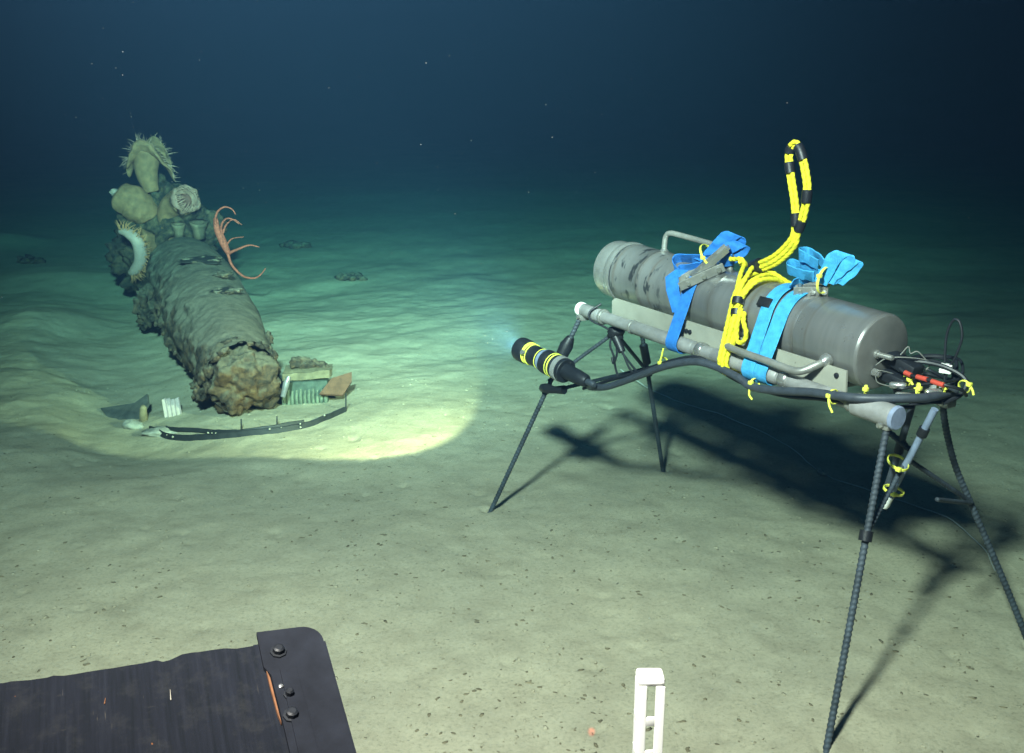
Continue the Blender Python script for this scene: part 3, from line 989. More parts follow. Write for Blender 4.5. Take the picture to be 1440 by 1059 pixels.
# green ribbed block with pale ledge and orange sheet, right of the broken end
zz = gz(-0.98, 4.52)
RB = empty('ribbed_block', (-0.98, 4.50, zz), 'verdigris-green block with a row of upright ribs right of the broken end', 'scrap')
link_mesh('block', MB().box((-0.98, 4.56, zz + 0.05), (0.20, 0.10, 0.11), Matrix.Rotation(0.16, 4, 'Z'), 0.008), plain('dark_green_block', (0.05, 0.07, 0.055), 0.8, var=0.4, scale=30, bstr=0.4), RB)
for k in range(11):
    x = -1.075 + 0.019 * k
    r_ = 0.0085 + (0.002 if k in (0, 1) else 0)
    h = MB().tube([(x, 4.485 + 0.0035 * k, zz - 0.01), (x - 0.002, 4.487 + 0.0035 * k, zz + 0.03), (x, 4.495 + 0.0035 * k, zz + 0.066 + 0.004 * math.sin(k * 2.1))], [r_, r_ * 1.05, r_ * 0.7], 8)
    link_mesh('rib', h, GREENRIB, RB)
mb = MB().box((0, 0, 0), (0.20, 0.11, 0.028), Matrix.Rotation(0.12, 4, 'Z'), 0.006)
bm_ = np.array(mb.v)
mb = MB()
bmx = bmesh.new(); bmesh.ops.create_cube(bmx, size=1); bmesh.ops.subdivide_edges(bmx, edges=list(bmx.edges), cuts=9, use_grid_fill=True)
bmx.verts.index_update()
Pm = np.array([v.co[:] for v in bmx.verts]) * np.array([0.22, 0.13, 0.034])
Pm += 0.010 * np.stack([fbm(Pm, 14, 3, 1), fbm(Pm, 14, 3, 2), fbm(Pm, 14, 3, 3)], 1)
ca, sa = math.cos(0.12), math.sin(0.12)
Pm = np.stack([Pm[:, 0] * ca - Pm[:, 1] * sa, Pm[:, 0] * sa + Pm[:, 1] * ca, Pm[:, 2]], 1) + np.array([-0.975, 4.58, zz + 0.135])
mb.add(Pm, [tuple(v.index for v in f.verts) for f in bmx.faces]); bmx.free()
ground_thing('pale_slab', mb, plain('pale_slab_stone', (0.15, 0.125, 0.075), 0.9, var=0.4, scale=24, bstr=0.4), 'pale yellowish slab lying on top of the green ribbed block', 'scrap', sharp=60)
mb = slab([(-0.905, 4.47, zz + 0.055), (-0.80, 4.50, zz + 0.04), (-0.765, 4.56, zz + 0.09), (-0.77, 4.60, zz + 0.125), (-0.86, 4.56, zz + 0.105)], 0.012)
ground_thing('rust_sheet', mb, ORANGE, 'orange rusted sheet leaning on the right of the green ribbed block', 'scrap')
mb = MB()
for k, (dx, dy, dz, r) in enumerate(((0, 0, 0, .038), (.05, .01, -.005, .03), (-.04, .0, .01, .034), (.085, .01, -0.015, .024))):
    mb.blob((-0.99 + dx, 4.60 + dy, zz + 0.165 + dz), r, 600 + k, 0.5, 1.7, 3, (1.2, 1, 0.8))
ground_thing('rust_lump', mb, CRUST, 'crumbly rust lump on the pale slab beside the wreck', 'scrap', sharp=180)
mb = MB().tube([(-1.055, 4.38, zz + 0.07), (-1.04, 4.40, zz + 0.13), (-1.028, 4.41, zz + 0.16)], [0.012, 0.016, 0.010], 12)
ground_thing('bottle_neck', mb, plain('grey_glass', (0.16, 0.15, 0.15), 0.25, 0.1), 'small grey tube stuck upright between wreck and ribbed block', 'tube')
# far clumps on the mud
for k, (x, y, lab) in enumerate(((-4.10, 8.40, 'dark bristly clump on the mud at far left'), (-1.264, 7.605, 'dark bristly clump on the mud right of the wreck'), (-2.0, 9.2, 'small dark clump on the mud beyond the wreck'))):
    z = gz(x, y)
    mb = MB()
    rk = random.Random(k)
    for q in range(12):
        a = rk.uniform(0, 2 * PI); d = rk.uniform(0, 0.13)
        mb.blob((x + math.cos(a) * d, y + math.sin(a) * d * 0.6, z + rk.uniform(0.0, 0.03)), rk.uniform(0.02, 0.045), 700 + 20 * k + q, 0.5, 1.8, 2, (1.2, 1, 0.8))
    single('mud_clump', mb, CRUST if k else DARKCRUST, lab, 'clump', 'clumps on the mud', None, True, 180)

# ================================================================== flecks on the mud and snow in the water
def scatter_mesh(name, pts, sizes, material, seed, flat=0.4, elong=1.6, sub=1):
    bm = bmesh.new(); bmesh.ops.create_icosphere(bm, subdivisions=sub, radius=1)
    base = np.array([v.co[:] for v in bm.verts]); fc = np.array([[v.index for v in f.verts] for f in bm.faces]); bm.free()
    r = np.random.RandomState(seed)
    n = len(pts)
    V = np.repeat(base[None], n, 0) * (1 + 0.35 * r.uniform(-1, 1, (n, len(base), 1)))
    V[:, :, 0] *= elong * r.uniform(0.7, 1.4, (n, 1)); V[:, :, 2] *= flat
    a = r.uniform(0, 2 * PI, (n, 1))
    X = V[:, :, 0] * np.cos(a) - V[:, :, 1] * np.sin(a); Y = V[:, :, 0] * np.sin(a) + V[:, :, 1] * np.cos(a)
    V = np.stack([X, Y, V[:, :, 2]], -1) * np.asarray(sizes)[:, None, None] + np.asarray(pts)[:, None, :]
    F = (fc[None] + (np.arange(n) * len(base))[:, None, None]).reshape(-1, 3)
    me = bpy.data.meshes.new(name)
    me.vertices.add(n * len(base)); me.vertices.foreach_set('co', V.reshape(-1))
    me.loops.add(F.size); me.loops.foreach_set('vertex_index', F.ravel().astype(np.int32))
    me.polygons.add(len(F)); me.polygons.foreach_set('loop_start', np.arange(0, F.size, 3, dtype=np.int32)); me.polygons.foreach_set('loop_total', np.full(len(F), 3, dtype=np.int32))
    me.update(calc_edges=True)
    me.materials.append(material)
    o = bpy.data.objects.new(name, me); COL.objects.link(o); o['kind'] = 'stuff'
    return o

r = np.random.RandomState(2)
n = 30000
fy = 1.35 + 4.2 * r.uniform(0, 1, n) ** 1.25
fx = r.uniform(-1, 1, n) * (0.75 * fy + 0.8)
keep = fbm(np.stack([fx, fy, 0 * fx], 1), 2.6, 3, 91) + r.uniform(-0.6, 0.6, n) > -0.05
fx, fy = fx[keep], fy[keep]
fz = ground_h(fx, fy)
sz = 0.0007 + 0.0046 * r.uniform(0, 1, len(fx)) ** 6
scatter_mesh('seabed_debris', np.stack([fx, fy, fz + 0.0002], 1), sz, FLECK, 5, 0.35, 1.7)
n = 14000
fy = 1.35 + 3.6 * r.uniform(0, 1, n) ** 1.2; fx = r.uniform(-1, 1, n) * (0.75 * fy + 0.8)
keep = fbm(np.stack([fx, fy, 0 * fx], 1), 4.0, 3, 95) + r.uniform(-0.5, 0.5, n) > 0.05
fx, fy = fx[keep], fy[keep]
scatter_mesh('mud_pellets', np.stack([fx, fy, ground_h(fx, fy) + 0.0004], 1), 0.0012 + 0.0045 * r.uniform(0, 1, len(fx)) ** 4, SED, 16, 0.6, 1.3)
n = 420
fy = 1.4 + 3.5 * r.uniform(0, 1, n); fx = r.uniform(-1, 1, n) * (0.55 * fy + 0.3)
scatter_mesh('shell_grit', np.stack([fx, fy, ground_h(fx, fy) + 0.0008], 1), 0.0008 + 0.0018 * r.uniform(0, 1, n) ** 2, PALE, 6, 0.5, 1.2)
n = 17000
SP = np.stack([r.uniform(-6.5, 5.5, n), 1.9 + 8.6 * r.uniform(0, 1, n), r.uniform(0.22, 3.2, n)], 1)
ss = 0.0004 + 0.0009 * r.uniform(0, 1, len(SP)) ** 3
# cloud of motes right in front of the lit lamp
lp = np.array([-0.10, 3.33, 0.60]) + r.normal(0, 1, (14, 3)) * np.array([0.035, 0.035, 0.03])
SP = np.concatenate([SP, lp]); ss = np.concatenate([ss, 0.0004 + 0.0004 * r.uniform(0, 1, 14)])
scatter_mesh('marine_snow', SP, ss, plain('mote', (0.05, 0.05, 0.048), 0.9, var=0.2, bstr=0), 8, 1.0, 1.3)

# ================================================================== instrument stand (local frame: x along it, y away from the camera)
ANG = math.radians(-58.445)
FR = Matrix.Translation((0.638, 2.747, 0.0)) @ Matrix.Rotation(ANG, 4, 'Z')
def zc(x):                       # height of the housing's axis
    return 0.793 + 0.049 * (0.49 - x) / 1.06
def zp(x):                       # height of the pipes' axes
    return 0.693 + 0.025 * (0.63 - x) / 1.197
GL = lambda x, y: gz(*(FR @ Vector((x, y, 0)))[:2])

stand = empty('instrument_stand', (0, 0, 0), 'four-legged stand of dark ribbed rebar and grey pipes carrying the steel cylinder', 'stand', None, FR)
def rebar(name, pts, r=0.0078, parent=stand):
    p = resample(pts, 0.0024)
    return link_mesh(name, MB().tube(p, r, 10, rope=(0.11, 2 * PI / 0.0125, 1)), REBAR, parent, sharp=180)
L1 = rebar('leg', [(-0.763, -0.387, GL(-.763, -.387) - 0.03), (-0.566, -0.13, 0.715)])
L2 = rebar('leg', [(-0.729, 0.387, GL(-.729, .387) - 0.03), (-0.617, 0.13, 0.712)])
L3 = rebar('leg', [(0.756, -0.399, GL(.756, -.399) - 0.03), (0.622, -0.125, 0.690)], 0.0079)
L4 = rebar('leg', smooth_pts([(0.742, 0.42, GL(.742, .42) - 0.03), (0.672, 0.35, 0.166), (0.602, 0.28, 0.363), (0.573, 0.22, 0.49), (0.577, 0.150, 0.62), (0.583, 0.125, 0.69)], 12), 0.0080)
for L_, pts in ((L1, [(-0.620, -0.200, 0.520), (-0.598, -0.171, 0.598), (-0.590, -0.161, 0.626)]), (L2, [(-0.655, 0.217, 0.47), (-0.645, 0.19, 0.54)]), (L3, [(0.672, -0.228, 0.425), (0.668, -0.22, 0.447)])):
    t_ = MB().tube(pts, [0.017, 0.023, 0.013] if len(pts) == 3 else [0.015, 0.015], 12)
    o = link_mesh('tape_wrap', t_, TAPE, L_)
def pipe(y, full=True):
    p = link_mesh('pipe', MB().lathe((-0.575, y, zp(-0.575)), (1.205, 0, zp(0.63) - zp(-0.575)), [(0, 0.0185), (1.12 if full else 1.165, 0.0185)], 24), PIPE, stand)
    def sl(name, xa, xb, r, m_=PIPE):
        v = Vector((xb - xa, 0, zp(xb) - zp(xa)))
        L_ = v.length
        link_mesh(name, MB().lathe((xa, y, zp(xa)), v, [(0, r * 0.9), (0.003, r), (L_ - 0.003, r), (L_, r * 0.9)], 24), m_, p)
    sl('end_cap', -0.585, -0.567, 0.0235, WHITE)
    sl('collar', -0.566, -0.463, 0.0215)
    sl('ring', -0.463, -0.450, 0.025, DULL)
    sl('ring', -0.312, -0.302, 0.0225, DULL)
    sl('collar', -0.302, -0.03, 0.0205)
    sl('ring', -0.012, 0.012, 0.024, BRIGHT)
    sl('collar', 0.05, 0.29, 0.0205)
    sl('ring', 0.30, 0.325, 0.0235, BRIGHT)
    sl('ring', 0.515, 0.528, 0.0225, DULL)
    if not full:
        return p
    sl('sleeve', 0.532, 0.640, 0.0275)
    sl('sleeve_plug', 0.640, 0.652, 0.0285, plain('blue_plug', (0.20, 0.24, 0.34), 0.5))
    return p
pipe(-0.13)
pipe(0.13, False)
for x, y in ((-0.566, -0.13), (-0.590, 0.13), (0.622, -0.13), (0.590, 0.13)):
    link_mesh('leg_clamp', MB().box((x, y, zp(x) - 0.020), (0.034, 0.034, 0.026), None, 0.004), DULL, stand)
    link_mesh('bolt', MB().lathe((x, y - 0.017, zp(x) - 0.020), (0, -1, 0), [(0, 0.008), (0.006, 0.0075), (0.007, 0.004)], 6), BRIGHT, stand)
# long painted side plates, with the clipped ends and bolt holes
def side_plate(y, xa, xb):
    za, zb = 0.778, 0.759
    f = lambda x: za + (zb - za) * (x - xa) / (xb - xa)
    t = 0.006 if y < 0 else -0.006
    prof = [(xa, f(xa) - 0.066), (xa, f(xa) - 0.010), (xa + 0.014, f(xa)), (xb - 0.004, f(xb)), (xb, f(xb) - 0.052), (xb - 0.01, f(xb) - 0.056)]
    vs = [(x, y, z) for x, z in prof] + [(x, y + t, z) for x, z in prof]
    n_ = len(prof)
    mb_ = MB().add(vs, [tuple(range(n_)), tuple(range(2 * n_ - 1, n_ - 1, -1))] + [(i, n_ + i, n_ + (i + 1) % n_, (i + 1) % n_) for i in range(n_)])
    return link_mesh('side_plate', mb_, PLATE, stand, False)
sp_ = side_plate(-0.108, -0.443, 0.482)
for x in (-0.09, -0.075, 0.452):
    link_mesh('bolt', MB().lathe((x, -0.1085, 0.742), (0, -1, 0), [(0, 0.007), (0.004, 0.0065), (0.005, 0.004)], 8), BLACK, sp_)
side_plate(0.108, -0.443, 0.482)
for x in (-0.40, -0.02, 0.40):
    link_mesh('cross_member', MB().box((x, 0, zp(x) - 0.004), (0.035, 0.235, 0.012), None, 0.003), PLATE, stand)
# bracing
rebar('brace', [(-0.644, -0.232, 0.432), (-0.69, 0.30, 0.44)], 0.0065)
rebar('brace', [(-0.635, -0.215, 0.475), (-0.42, -0.10, 0.676), (-0.34, -0.10, 0.712)], 0.0060)
rebar('brace', [(-0.43, -0.10, 0.665), (-0.66, 0.24, 0.42)], 0.0060)
rebar('brace', [(0.44, -0.02, 0.655), (0.60, 0.0, 0.575)], 0.0075)
rebar('brace', [(0.672, -0.23, 0.435), (0.592, 0.0, 0.552), (0.606, 0.262, 0.386)], 0.0060)
rebar('brace', [(0.671, 0.02, 0.470), (0.606, 0.258, 0.384)], 0.0052)

# ------------------------------------------------------------------ pressure housing
HX0, HX1 = -0.575, 0.49
HB = Vector((HX0, 0, zc(HX0)))
HD = Vector((HX1 - HX0, 0, zc(HX1) - zc(HX0)))
HLEN = HD.length
HD.normalize()
hb = HB
house = empty('pressure_housing', hb, 'large weathered stainless steel cylinder strapped on the stand, dark blotches at its far end', 'cylinder', None, FR)
def house_lathe(name, prof, m_, parent=house, seg=64):
    return link_mesh(name, MB().lathe(HB, HD, prof, seg, cap=True), m_, parent, sharp=30)
R0 = 0.095
house_lathe('shell', [(0.098, R0), (0.112, R0 + .0015), (0.118, R0), (0.228, R0 - .0002), (0.232, R0 + .002), (0.237, R0 - .0002), (0.548, R0), (0.555, R0 + .0018), (0.562, R0), (0.86, R0), (0.865, R0 - .0015), (0.87, R0), (HLEN - 0.006, R0), (HLEN - 0.0015, R0 - 0.003)], STEEL)
house_lathe('end_cap', [(0.0, 0.083), (0.004, 0.090), (0.012, 0.092), (0.062, 0.092), (0.066, 0.090)], BRIGHT)
house_lathe('clamp_ring', [(0.066, 0.088), (0.067, 0.0975), (0.074, 0.099), (0.084, 0.099), (0.090, 0.0975), (0.091, 0.088), (0.098, 0.088)], BRIGHT)
house_lathe('seal_ring', [(0.0905, 0.0935), (0.0985, 0.0935)], BLACK)
face = house_lathe('end_plate', [(HLEN - 0.002, 0.0915), (HLEN + 0.001, 0.0915), (HLEN + 0.0025, 0.088), (HLEN + 0.0025, 0.02), (HLEN + 0.0025, 0.001)], FACE)
# U handles, one on the back at the top, one low on the near side
def handle(pts, r_):
    h = link_mesh('handle', MB().tube(smooth_pts(pts, 8), r_, 14), DULL, house)
    for p in (pts[0], pts[-1]):
        pass
    return h
h1 = handle([(-0.355, 0.02, 0.915), (-0.354, 0.021, 0.955), (-0.350, 0.022, 0.972), (-0.335, 0.023, 0.982), (-0.29, 0.023, 0.982), (-0.15, 0.023, 0.973), (-0.085, 0.023, 0.968), (-0.066, 0.022, 0.957), (-0.062, 0.02, 0.94), (-0.062, 0.018, 0.905)], 0.0085)
link_mesh('weld_collar', MB().lathe((-0.3545, 0.02, 0.916), (0, 0.1, 1), [(0, 0.018), (0.010, 0.0145), (0.015, 0.010)], 16), BRIGHT, h1)
h2 = handle([(0.10, -0.085, 0.775), (0.105, -0.115, 0.758), (0.115, -0.142, 0.749), (0.144, -0.155, 0.747), (0.272, -0.155, 0.742), (0.345, -0.155, 0.738), (0.378, -0.150, 0.741), (0.400, -0.125, 0.757), (0.408, -0.105, 0.766), (0.412, -0.080, 0.776)], 0.0098)
link_mesh('weld_collar', MB().lathe((0.405, -0.112, 0.762), (0.10, 0.80, 0.3), [(0, 0.0115), (0.008, 0.0165), (0.022, 0.018)], 16), BRIGHT, h2)
# fittings on the near end plate
fx0 = 0.4925
link_mesh('fitting', MB().lathe((fx0, -0.022, 0.792), (1, 0, 0), [(0, 0.011), (0.006, 0.011), (0.007, 0.007), (0.045, 0.007), (0.047, 0.005)], 14), BRIGHT, face)
link_mesh('fitting', MB().lathe((fx0, -0.028, 0.748), (1, 0, 0), [(0, 0.010), (0.016, 0.010), (0.02, 0.006)], 6), BRIGHT, face)
link_mesh('fitting', MB().lathe((fx0, 0.035, 0.735), (1, 0, 0), [(0, 0.009), (0.016, 0.009), (0.02, 0.006)], 6), BRIGHT, face)
link_mesh('connector_block', MB().box((0.540, 0.020, 0.772), (0.085, 0.042, 0.030), Matrix.Rotation(0.25, 4, 'Y'), 0.005), BLACK, house)
link_mesh('connector_block', MB().box((0.532, 0.006, 0.736), (0.070, 0.038, 0.026), Matrix.Rotation(0.15, 4, 'Y'), 0.005), BLACK, house)
for pts in ([(0.50, -0.03, 0.768), (0.523, -0.02, 0.789), (0.560, 0.015, 0.793), (0.585, 0.055, 0.783), (0.572, 0.052, 0.755), (0.552, 0.04, 0.735), (0.515, -0.028, 0.757), (0.505, -0.038, 0.744)],
            [(0.535, 0.01, 0.795), (0.545, 0.022, 0.816), (0.55, 0.026, 0.800), (0.562, 0.035, 0.806), (0.575, 0.05, 0.788)],
            [(0.505, -0.035, 0.742), (0.512, -0.03, 0.726), (0.535, 0.0, 0.716)]):
    link_mesh('wire_clip', MB().tube(smooth_pts(pts, 5), 0.0015, 6), DULL, house)

# ------------------------------------------------------------------ loops round housing and pipes
def hull_loop(x, off=0.004, skew=0.0, extra=0.0):
    """taut outline round the housing and both pipes at the station x, as 3-D points; skew shifts x with height"""
    cs = [((0, zc(x)), 0.095), ((-0.13, zp(x)), 0.022), ((0.13, zp(x)), 0.022)]
    P_ = []
    for (c_, r_) in cs:
        for k in range(90):
            a = 2 * PI * k / 90
            P_.append((c_[0] + (r_ + off) * math.cos(a), c_[1] + (r_ + off) * math.sin(a)))
    P_ = sorted(set(P_))
    def half(pp):
        o_ = []
        for p in pp:
            while len(o_) > 1 and (o_[-1][0] - o_[-2][0]) * (p[1] - o_[-2][1]) - (o_[-1][1] - o_[-2][1]) * (p[0] - o_[-2][0]) <= 0:
                o_.pop()
            o_.append(p)
        return o_
    h = half(P_)[:-1] + half(P_[::-1])[:-1]
    pts = [(x, a, b_) for a, b_ in h]
    pts.append(pts[0])
    pts = resample(pts, 0.006)
    if (pts[0] - pts[-1]).length < 0.004:
        pts.pop()
    for p in pts:
        p.x += skew * (p.z - zp(x)) / 0.2
    return pts

# far strap: mid blue
S1 = empty('ratchet_strap', (-0.10, -0.14, 0.68), 'mid blue ratchet strap round the blotchy far part of the cylinder', 'strap', 'ratchet straps holding the cylinder', FR)
link_mesh('webbing', MB().ribbon(hull_loop(-0.100, 0.005, -0.01), (1, 0, 0), 0.048, 0.003, True), BLUE, S1)
link_mesh('webbing', MB().ribbon([(-0.155, -0.080, 0.905), (-0.165, -0.108, 0.885), (-0.155, -0.112, 0.85), (-0.135, -0.113, 0.815), (-0.12, -0.115, 0.79)], (1, 0.25, 0.1), 0.046, 0.003), BLUE, S1)
def ratchet(parent, c_, d, n_, L_=0.10, W_=0.045):
    """two side plates, spindle, handle bar"""
    d = Vector(d).normalized(); n_ = Vector(n_).normalized(); n_ = (n_ - d * d.dot(n_)).normalized(); s_ = d.cross(n_)
    Mx = Matrix((d, s_, n_)).transposed().to_4x4()
    c_ = Vector(c_)
    r_ = link_mesh('ratchet', MB().box(c_ + s_ * W_ * 0.5, (L_, 0.0025, 0.026), Mx, 0.0008).box(c_ - s_ * W_ * 0.5, (L_, 0.0025, 0.026), Mx, 0.0008).box(c_ - n_ * 0.010 - d * L_ * 0.1, (L_ * 0.75, W_ * 0.94, 0.003), Mx), DULL, parent, False)
    for q in (-0.30, 0.05, 0.38):
        p = c_ + d * L_ * q
        link_mesh('spindle', MB().tube([p - s_ * (W_ * 0.5 + 0.008), p + s_ * (W_ * 0.5 + 0.008)], 0.007 if q > 0 else 0.0055, 12), BRIGHT, r_)
    hd = d * 0.92 + n_ * 0.30
    hd.normalize()
    hn = (n_ - hd * hd.dot(n_)).normalized()
    Mh = Matrix((hd, s_, hn)).transposed().to_4x4()
    link_mesh('lever', MB().box(c_ + n_ * 0.020 + d * L_ * 0.25 + s_ * W_ * 0.33, (L_ * 0.95, 0.002, 0.018), Mh, 0.0006).box(c_ + n_ * 0.020 + d * L_ * 0.25 - s_ * W_ * 0.33, (L_ * 0.95, 0.002, 0.018), Mh, 0.0006).box(c_ + n_ * 0.034 + d * L_ * 0.62, (L_ * 0.3, W_ * 0.66, 0.004), Mh, 0.0006), BRIGHT, r_, False)
ratchet(S1, (-0.090, -0.066, 0.902), (0.55, 0.62, 0.42), (-0.25, -0.6, 0.75), 0.135, 0.046)
# its tail folded into a bunch over the ratchet
def bunch(parent, lists, wd, width, m_):
    for i, pts in enumerate(lists):
        rb_ = MB().ribbon(smooth_pts(pts, 12), wd[i] if isinstance(wd, list) else wd, width, 0.0026)
        Pm_ = np.array(rb_.v)
        Pm_ = Pm_ + 0.0045 * np.stack([fbm(Pm_, 22, 3, 60 + i), fbm(Pm_, 22, 3, 70 + i), fbm(Pm_, 22, 3, 80 + i)], 1)
        rb_.v = [tuple(p) for p in Pm_]
        link_mesh('folded_tail', rb_, m_, parent)
bunch(S1, [
    [(-0.165, -0.075, 0.885), (-0.200, -0.070, 0.905), (-0.222, -0.052, 0.918), (-0.205, -0.036, 0.928), (-0.160, -0.026, 0.932), (-0.110, -0.015, 0.938), (-0.070, -0.005, 0.945)],
    [(-0.165, -0.070, 0.878), (-0.185, -0.066, 0.890), (-0.165, -0.055, 0.900), (-0.120, -0.035, 0.915), (-0.070, -0.012, 0.932), (-0.040, 0.002, 0.945)],
    [(-0.140, -0.025, 0.925), (-0.112, -0.012, 0.950), (-0.085, 0.000, 0.985), (-0.066, 0.010, 1.010), (-0.054, 0.020, 1.013), (-0.050, 0.030, 1.002), (-0.066, 0.030, 0.975), (-0.090, 0.020, 0.945)],
    [(-0.120, -0.020, 0.920), (-0.090, -0.006, 0.945), (-0.058, 0.010, 0.975), (-0.036, 0.024, 0.988), (-0.030, 0.032, 0.980), (-0.045, 0.032, 0.960), (-0.075, 0.020, 0.935)],
], [(0.35, -0.55, 0.75), (0.35, -0.5, 0.8), (0.80, 0.50, -0.30), (0.80, 0.50, -0.30)], 0.044, BLUE)

# near strap: light blue, two bands side by side
S2 = empty('ratchet_strap', (0.21, -0.14, 0.66), 'light blue double-banded ratchet strap round the near part of the cylinder', 'strap', 'ratchet straps holding the cylinder', FR)
link_mesh('webbing', MB().ribbon(hull_loop(0.246, 0.0048, -0.005), (1, 0, 0), 0.047, 0.003, True), CYAN, S2)
lp2 = hull_loop(0.208, 0.0085, -0.018)
link_mesh('webbing', MB().ribbon(lp2, (1, 0, 0), 0.044, 0.003, True), CYAN, S2)
link_mesh('black_tab', MB().box((0.178, -0.085, 0.871), (0.044, 0.004, 0.026), Matrix.Rotation(-0.55, 4, 'X'), 0.001), TAPE, S2)
ratchet(S2, (0.252, 0.000, 0.912), (0.65, 0.65, 0.05), (0, -0.35, 1), 0.085, 0.046)
bunch(S2, [
    [(0.205, -0.03, 0.905), (0.215, -0.018, 0.924), (0.240, -0.008, 0.930), (0.285, 0.0, 0.932)],
    [(0.285, -0.022, 0.950), (0.240, -0.032, 0.952), (0.198, -0.030, 0.956), (0.181, -0.014, 0.958), (0.192, 0.004, 0.958), (0.230, 0.008, 0.955), (0.285, 0.005, 0.952)],
    [(0.285, -0.012, 0.978), (0.250, -0.014, 0.988), (0.222, -0.012, 0.994), (0.208, 0.002, 0.997), (0.216, 0.018, 0.997), (0.245, 0.022, 0.990), (0.285, 0.018, 0.972)],
    [(0.292, -0.010, 0.930), (0.303, -0.006, 0.958), (0.316, 0.000, 0.988), (0.327, 0.006, 1.008), (0.337, 0.014, 1.013), (0.345, 0.022, 1.004), (0.338, 0.024, 0.982), (0.322, 0.018, 0.955), (0.305, 0.008, 0.935)],
    [(0.300, 0.000, 0.935), (0.322, 0.012, 0.962), (0.345, 0.026, 0.990), (0.356, 0.034, 0.996), (0.358, 0.038, 0.985), (0.342, 0.032, 0.960), (0.318, 0.018, 0.935)],
], [(0.5, -0.55, 0.5), (0.25, -0.45, 0.85), (0.25, -0.40, 0.85), (0.80, 0.50, -0.30), (0.80, 0.50, -0.30)], 0.036, CYAN)

# ------------------------------------------------------------------ yellow rope lashing
def rope_tube(pts, r_, mb_=None):
    p = resample(pts, 0.0022)
    return (mb_ or MB()).tube(p, r_, 12, rope=(0.10, 2 * PI / 0.050 , 3))
LA = empty('rope_lashing', (0.10, -0.14, 0.67), 'yellow rope lashed in many turns round cylinder and pipe between the two blue straps', 'rope', None, FR)
rr_ = random.Random(9)
for k, (xo, sk, of) in enumerate(((0.108, -0.030, 0.007), (0.119, -0.030, 0.008), (0.130, -0.036, 0.008), (0.112, -0.045, 0.016), (0.124, -0.028, 0.017))):
    pts = hull_loop(xo, of, sk)
    link_mesh('rope_turn', rope_tube(pts + [pts[0]], 0.0056), YROPE, LA)
# hitch knots and the hanging bights
for pts in ([(0.128, -0.105, 0.835), (0.145, -0.122, 0.815), (0.163, -0.128, 0.790), (0.160, -0.132, 0.768), (0.140, -0.134, 0.762), (0.130, -0.130, 0.785), (0.122, -0.12, 0.815), (0.112, -0.108, 0.845)],
            [(0.120, -0.108, 0.845), (0.126, -0.128, 0.80), (0.128, -0.135, 0.765), (0.120, -0.138, 0.74)],
            [(0.100, -0.105, 0.85), (0.112, -0.128, 0.805), (0.108, -0.140, 0.76), (0.112, -0.15, 0.72)],
            [(0.082, -0.100, 0.845), (0.070, -0.080, 0.885), (0.045, -0.045, 0.92), (0.020, -0.01, 0.936), (0.010, 0.0, 0.945)],
            [(0.090, -0.101, 0.852), (0.086, -0.082, 0.893), (0.075, -0.05, 0.922), (0.062, -0.02, 0.938), (0.058, 0.0, 0.942)],
            [(0.100, -0.100, 0.855), (0.110, -0.080, 0.893), (0.118, -0.05, 0.914), (0.120, 0.0, 0.914), (0.122, 0.04, 0.90), (0.122, 0.085, 0.86)],
            [(0.062, 0.0, 0.945), (0.095, 0.02, 0.928), (0.118, 0.035, 0.912), (0.135, 0.06, 0.895)],
            [(-0.035, -0.01, 0.948), (-0.015, -0.008, 0.950), (0.005, -0.01, 0.954), (0.018, -0.008, 0.946), (0.012, 0.004, 0.934), (-0.003, 0.004, 0.936), (0.008, -0.014, 0.948)]):
    link_mesh('rope_end', rope_tube(smooth_pts(pts, 8), 0.0062), YROPE, LA)
for (p0, p1, r_) in (((0.093, -0.094, 0.868), (0.098, -0.102, 0.852), 0.0165), ((0.101, -0.105, 0.840), (0.105, -0.110, 0.825), 0.0165)):
    link_mesh('tape_band', MB().tube([p0, p1], r_, 16), TAPE, LA)

LOOP = empty('lifting_rope', (0.06, 0.0, 0.93), 'stiff yellow rope loop bound with black tape, standing up above the cylinder', 'rope', None, FR)
main = [(0.045, 0.0, 0.935), (0.061, 0.0, 0.941), (0.123, 0.0, 0.973), (0.174, 0.0, 1.021), (0.186, 0.0, 1.056), (0.179, 0.0, 1.114), (0.158, 0.0, 1.184), (0.146, 0.0, 1.229), (0.148, 0.0, 1.256), (0.163, 0.0, 1.269), (0.183, 0.0, 1.252), (0.203, 0.0, 1.206), (0.215, 0.0, 1.162), (0.213, 0.0, 1.117), (0.203, 0.0, 1.071), (0.192, 0.0, 1.045), (0.178, 0.004, 1.010), (0.128, 0.006, 0.966), (0.066, 0.006, 0.935)]
mp_ = resample(smooth_pts(main, 12), 0.004)
def offset_path(pts, o):
    out = []
    for i, p in enumerate(pts):
        t = (pts[min(i + 1, len(pts) - 1)] - pts[max(i - 1, 0)]).normalized()
        s_ = Vector((0, 1, 0)).cross(t).normalized()
        out.append(p + s_ * o)
    return out
link_mesh('rope_strand', rope_tube(offset_path(mp_, 0.0066), 0.0056), YROPE, LOOP)
link_mesh('rope_strand', rope_tube(offset_path(mp_, -0.0066), 0.0056), YROPE, LOOP)
tot = len(mp_)
def nearest_i(p, lo, hi):
    return min(range(int(lo), int(hi)), key=lambda i: (mp_[i] - Vector(p)).length)
def tape(pa, pb, lo, hi, r_=0.0132):
    i, j = sorted((nearest_i(pa, lo, hi), nearest_i(pb, lo, hi)))
    j = max(j, i + 1)
    link_mesh('tape_band', MB().tube(mp_[i:j + 1], r_, 16), TAPE, LOOP)
h_ = tot // 2
tape((0.035, 0, 0.93), (0.070, 0, 0.945), 0, h_, 0.020)
tape((0.184, 0, 1.064), (0.180, 0, 1.096), 0, h_)
tape((0.150, 0, 1.196), (0.146, 0, 1.222), 0, h_)
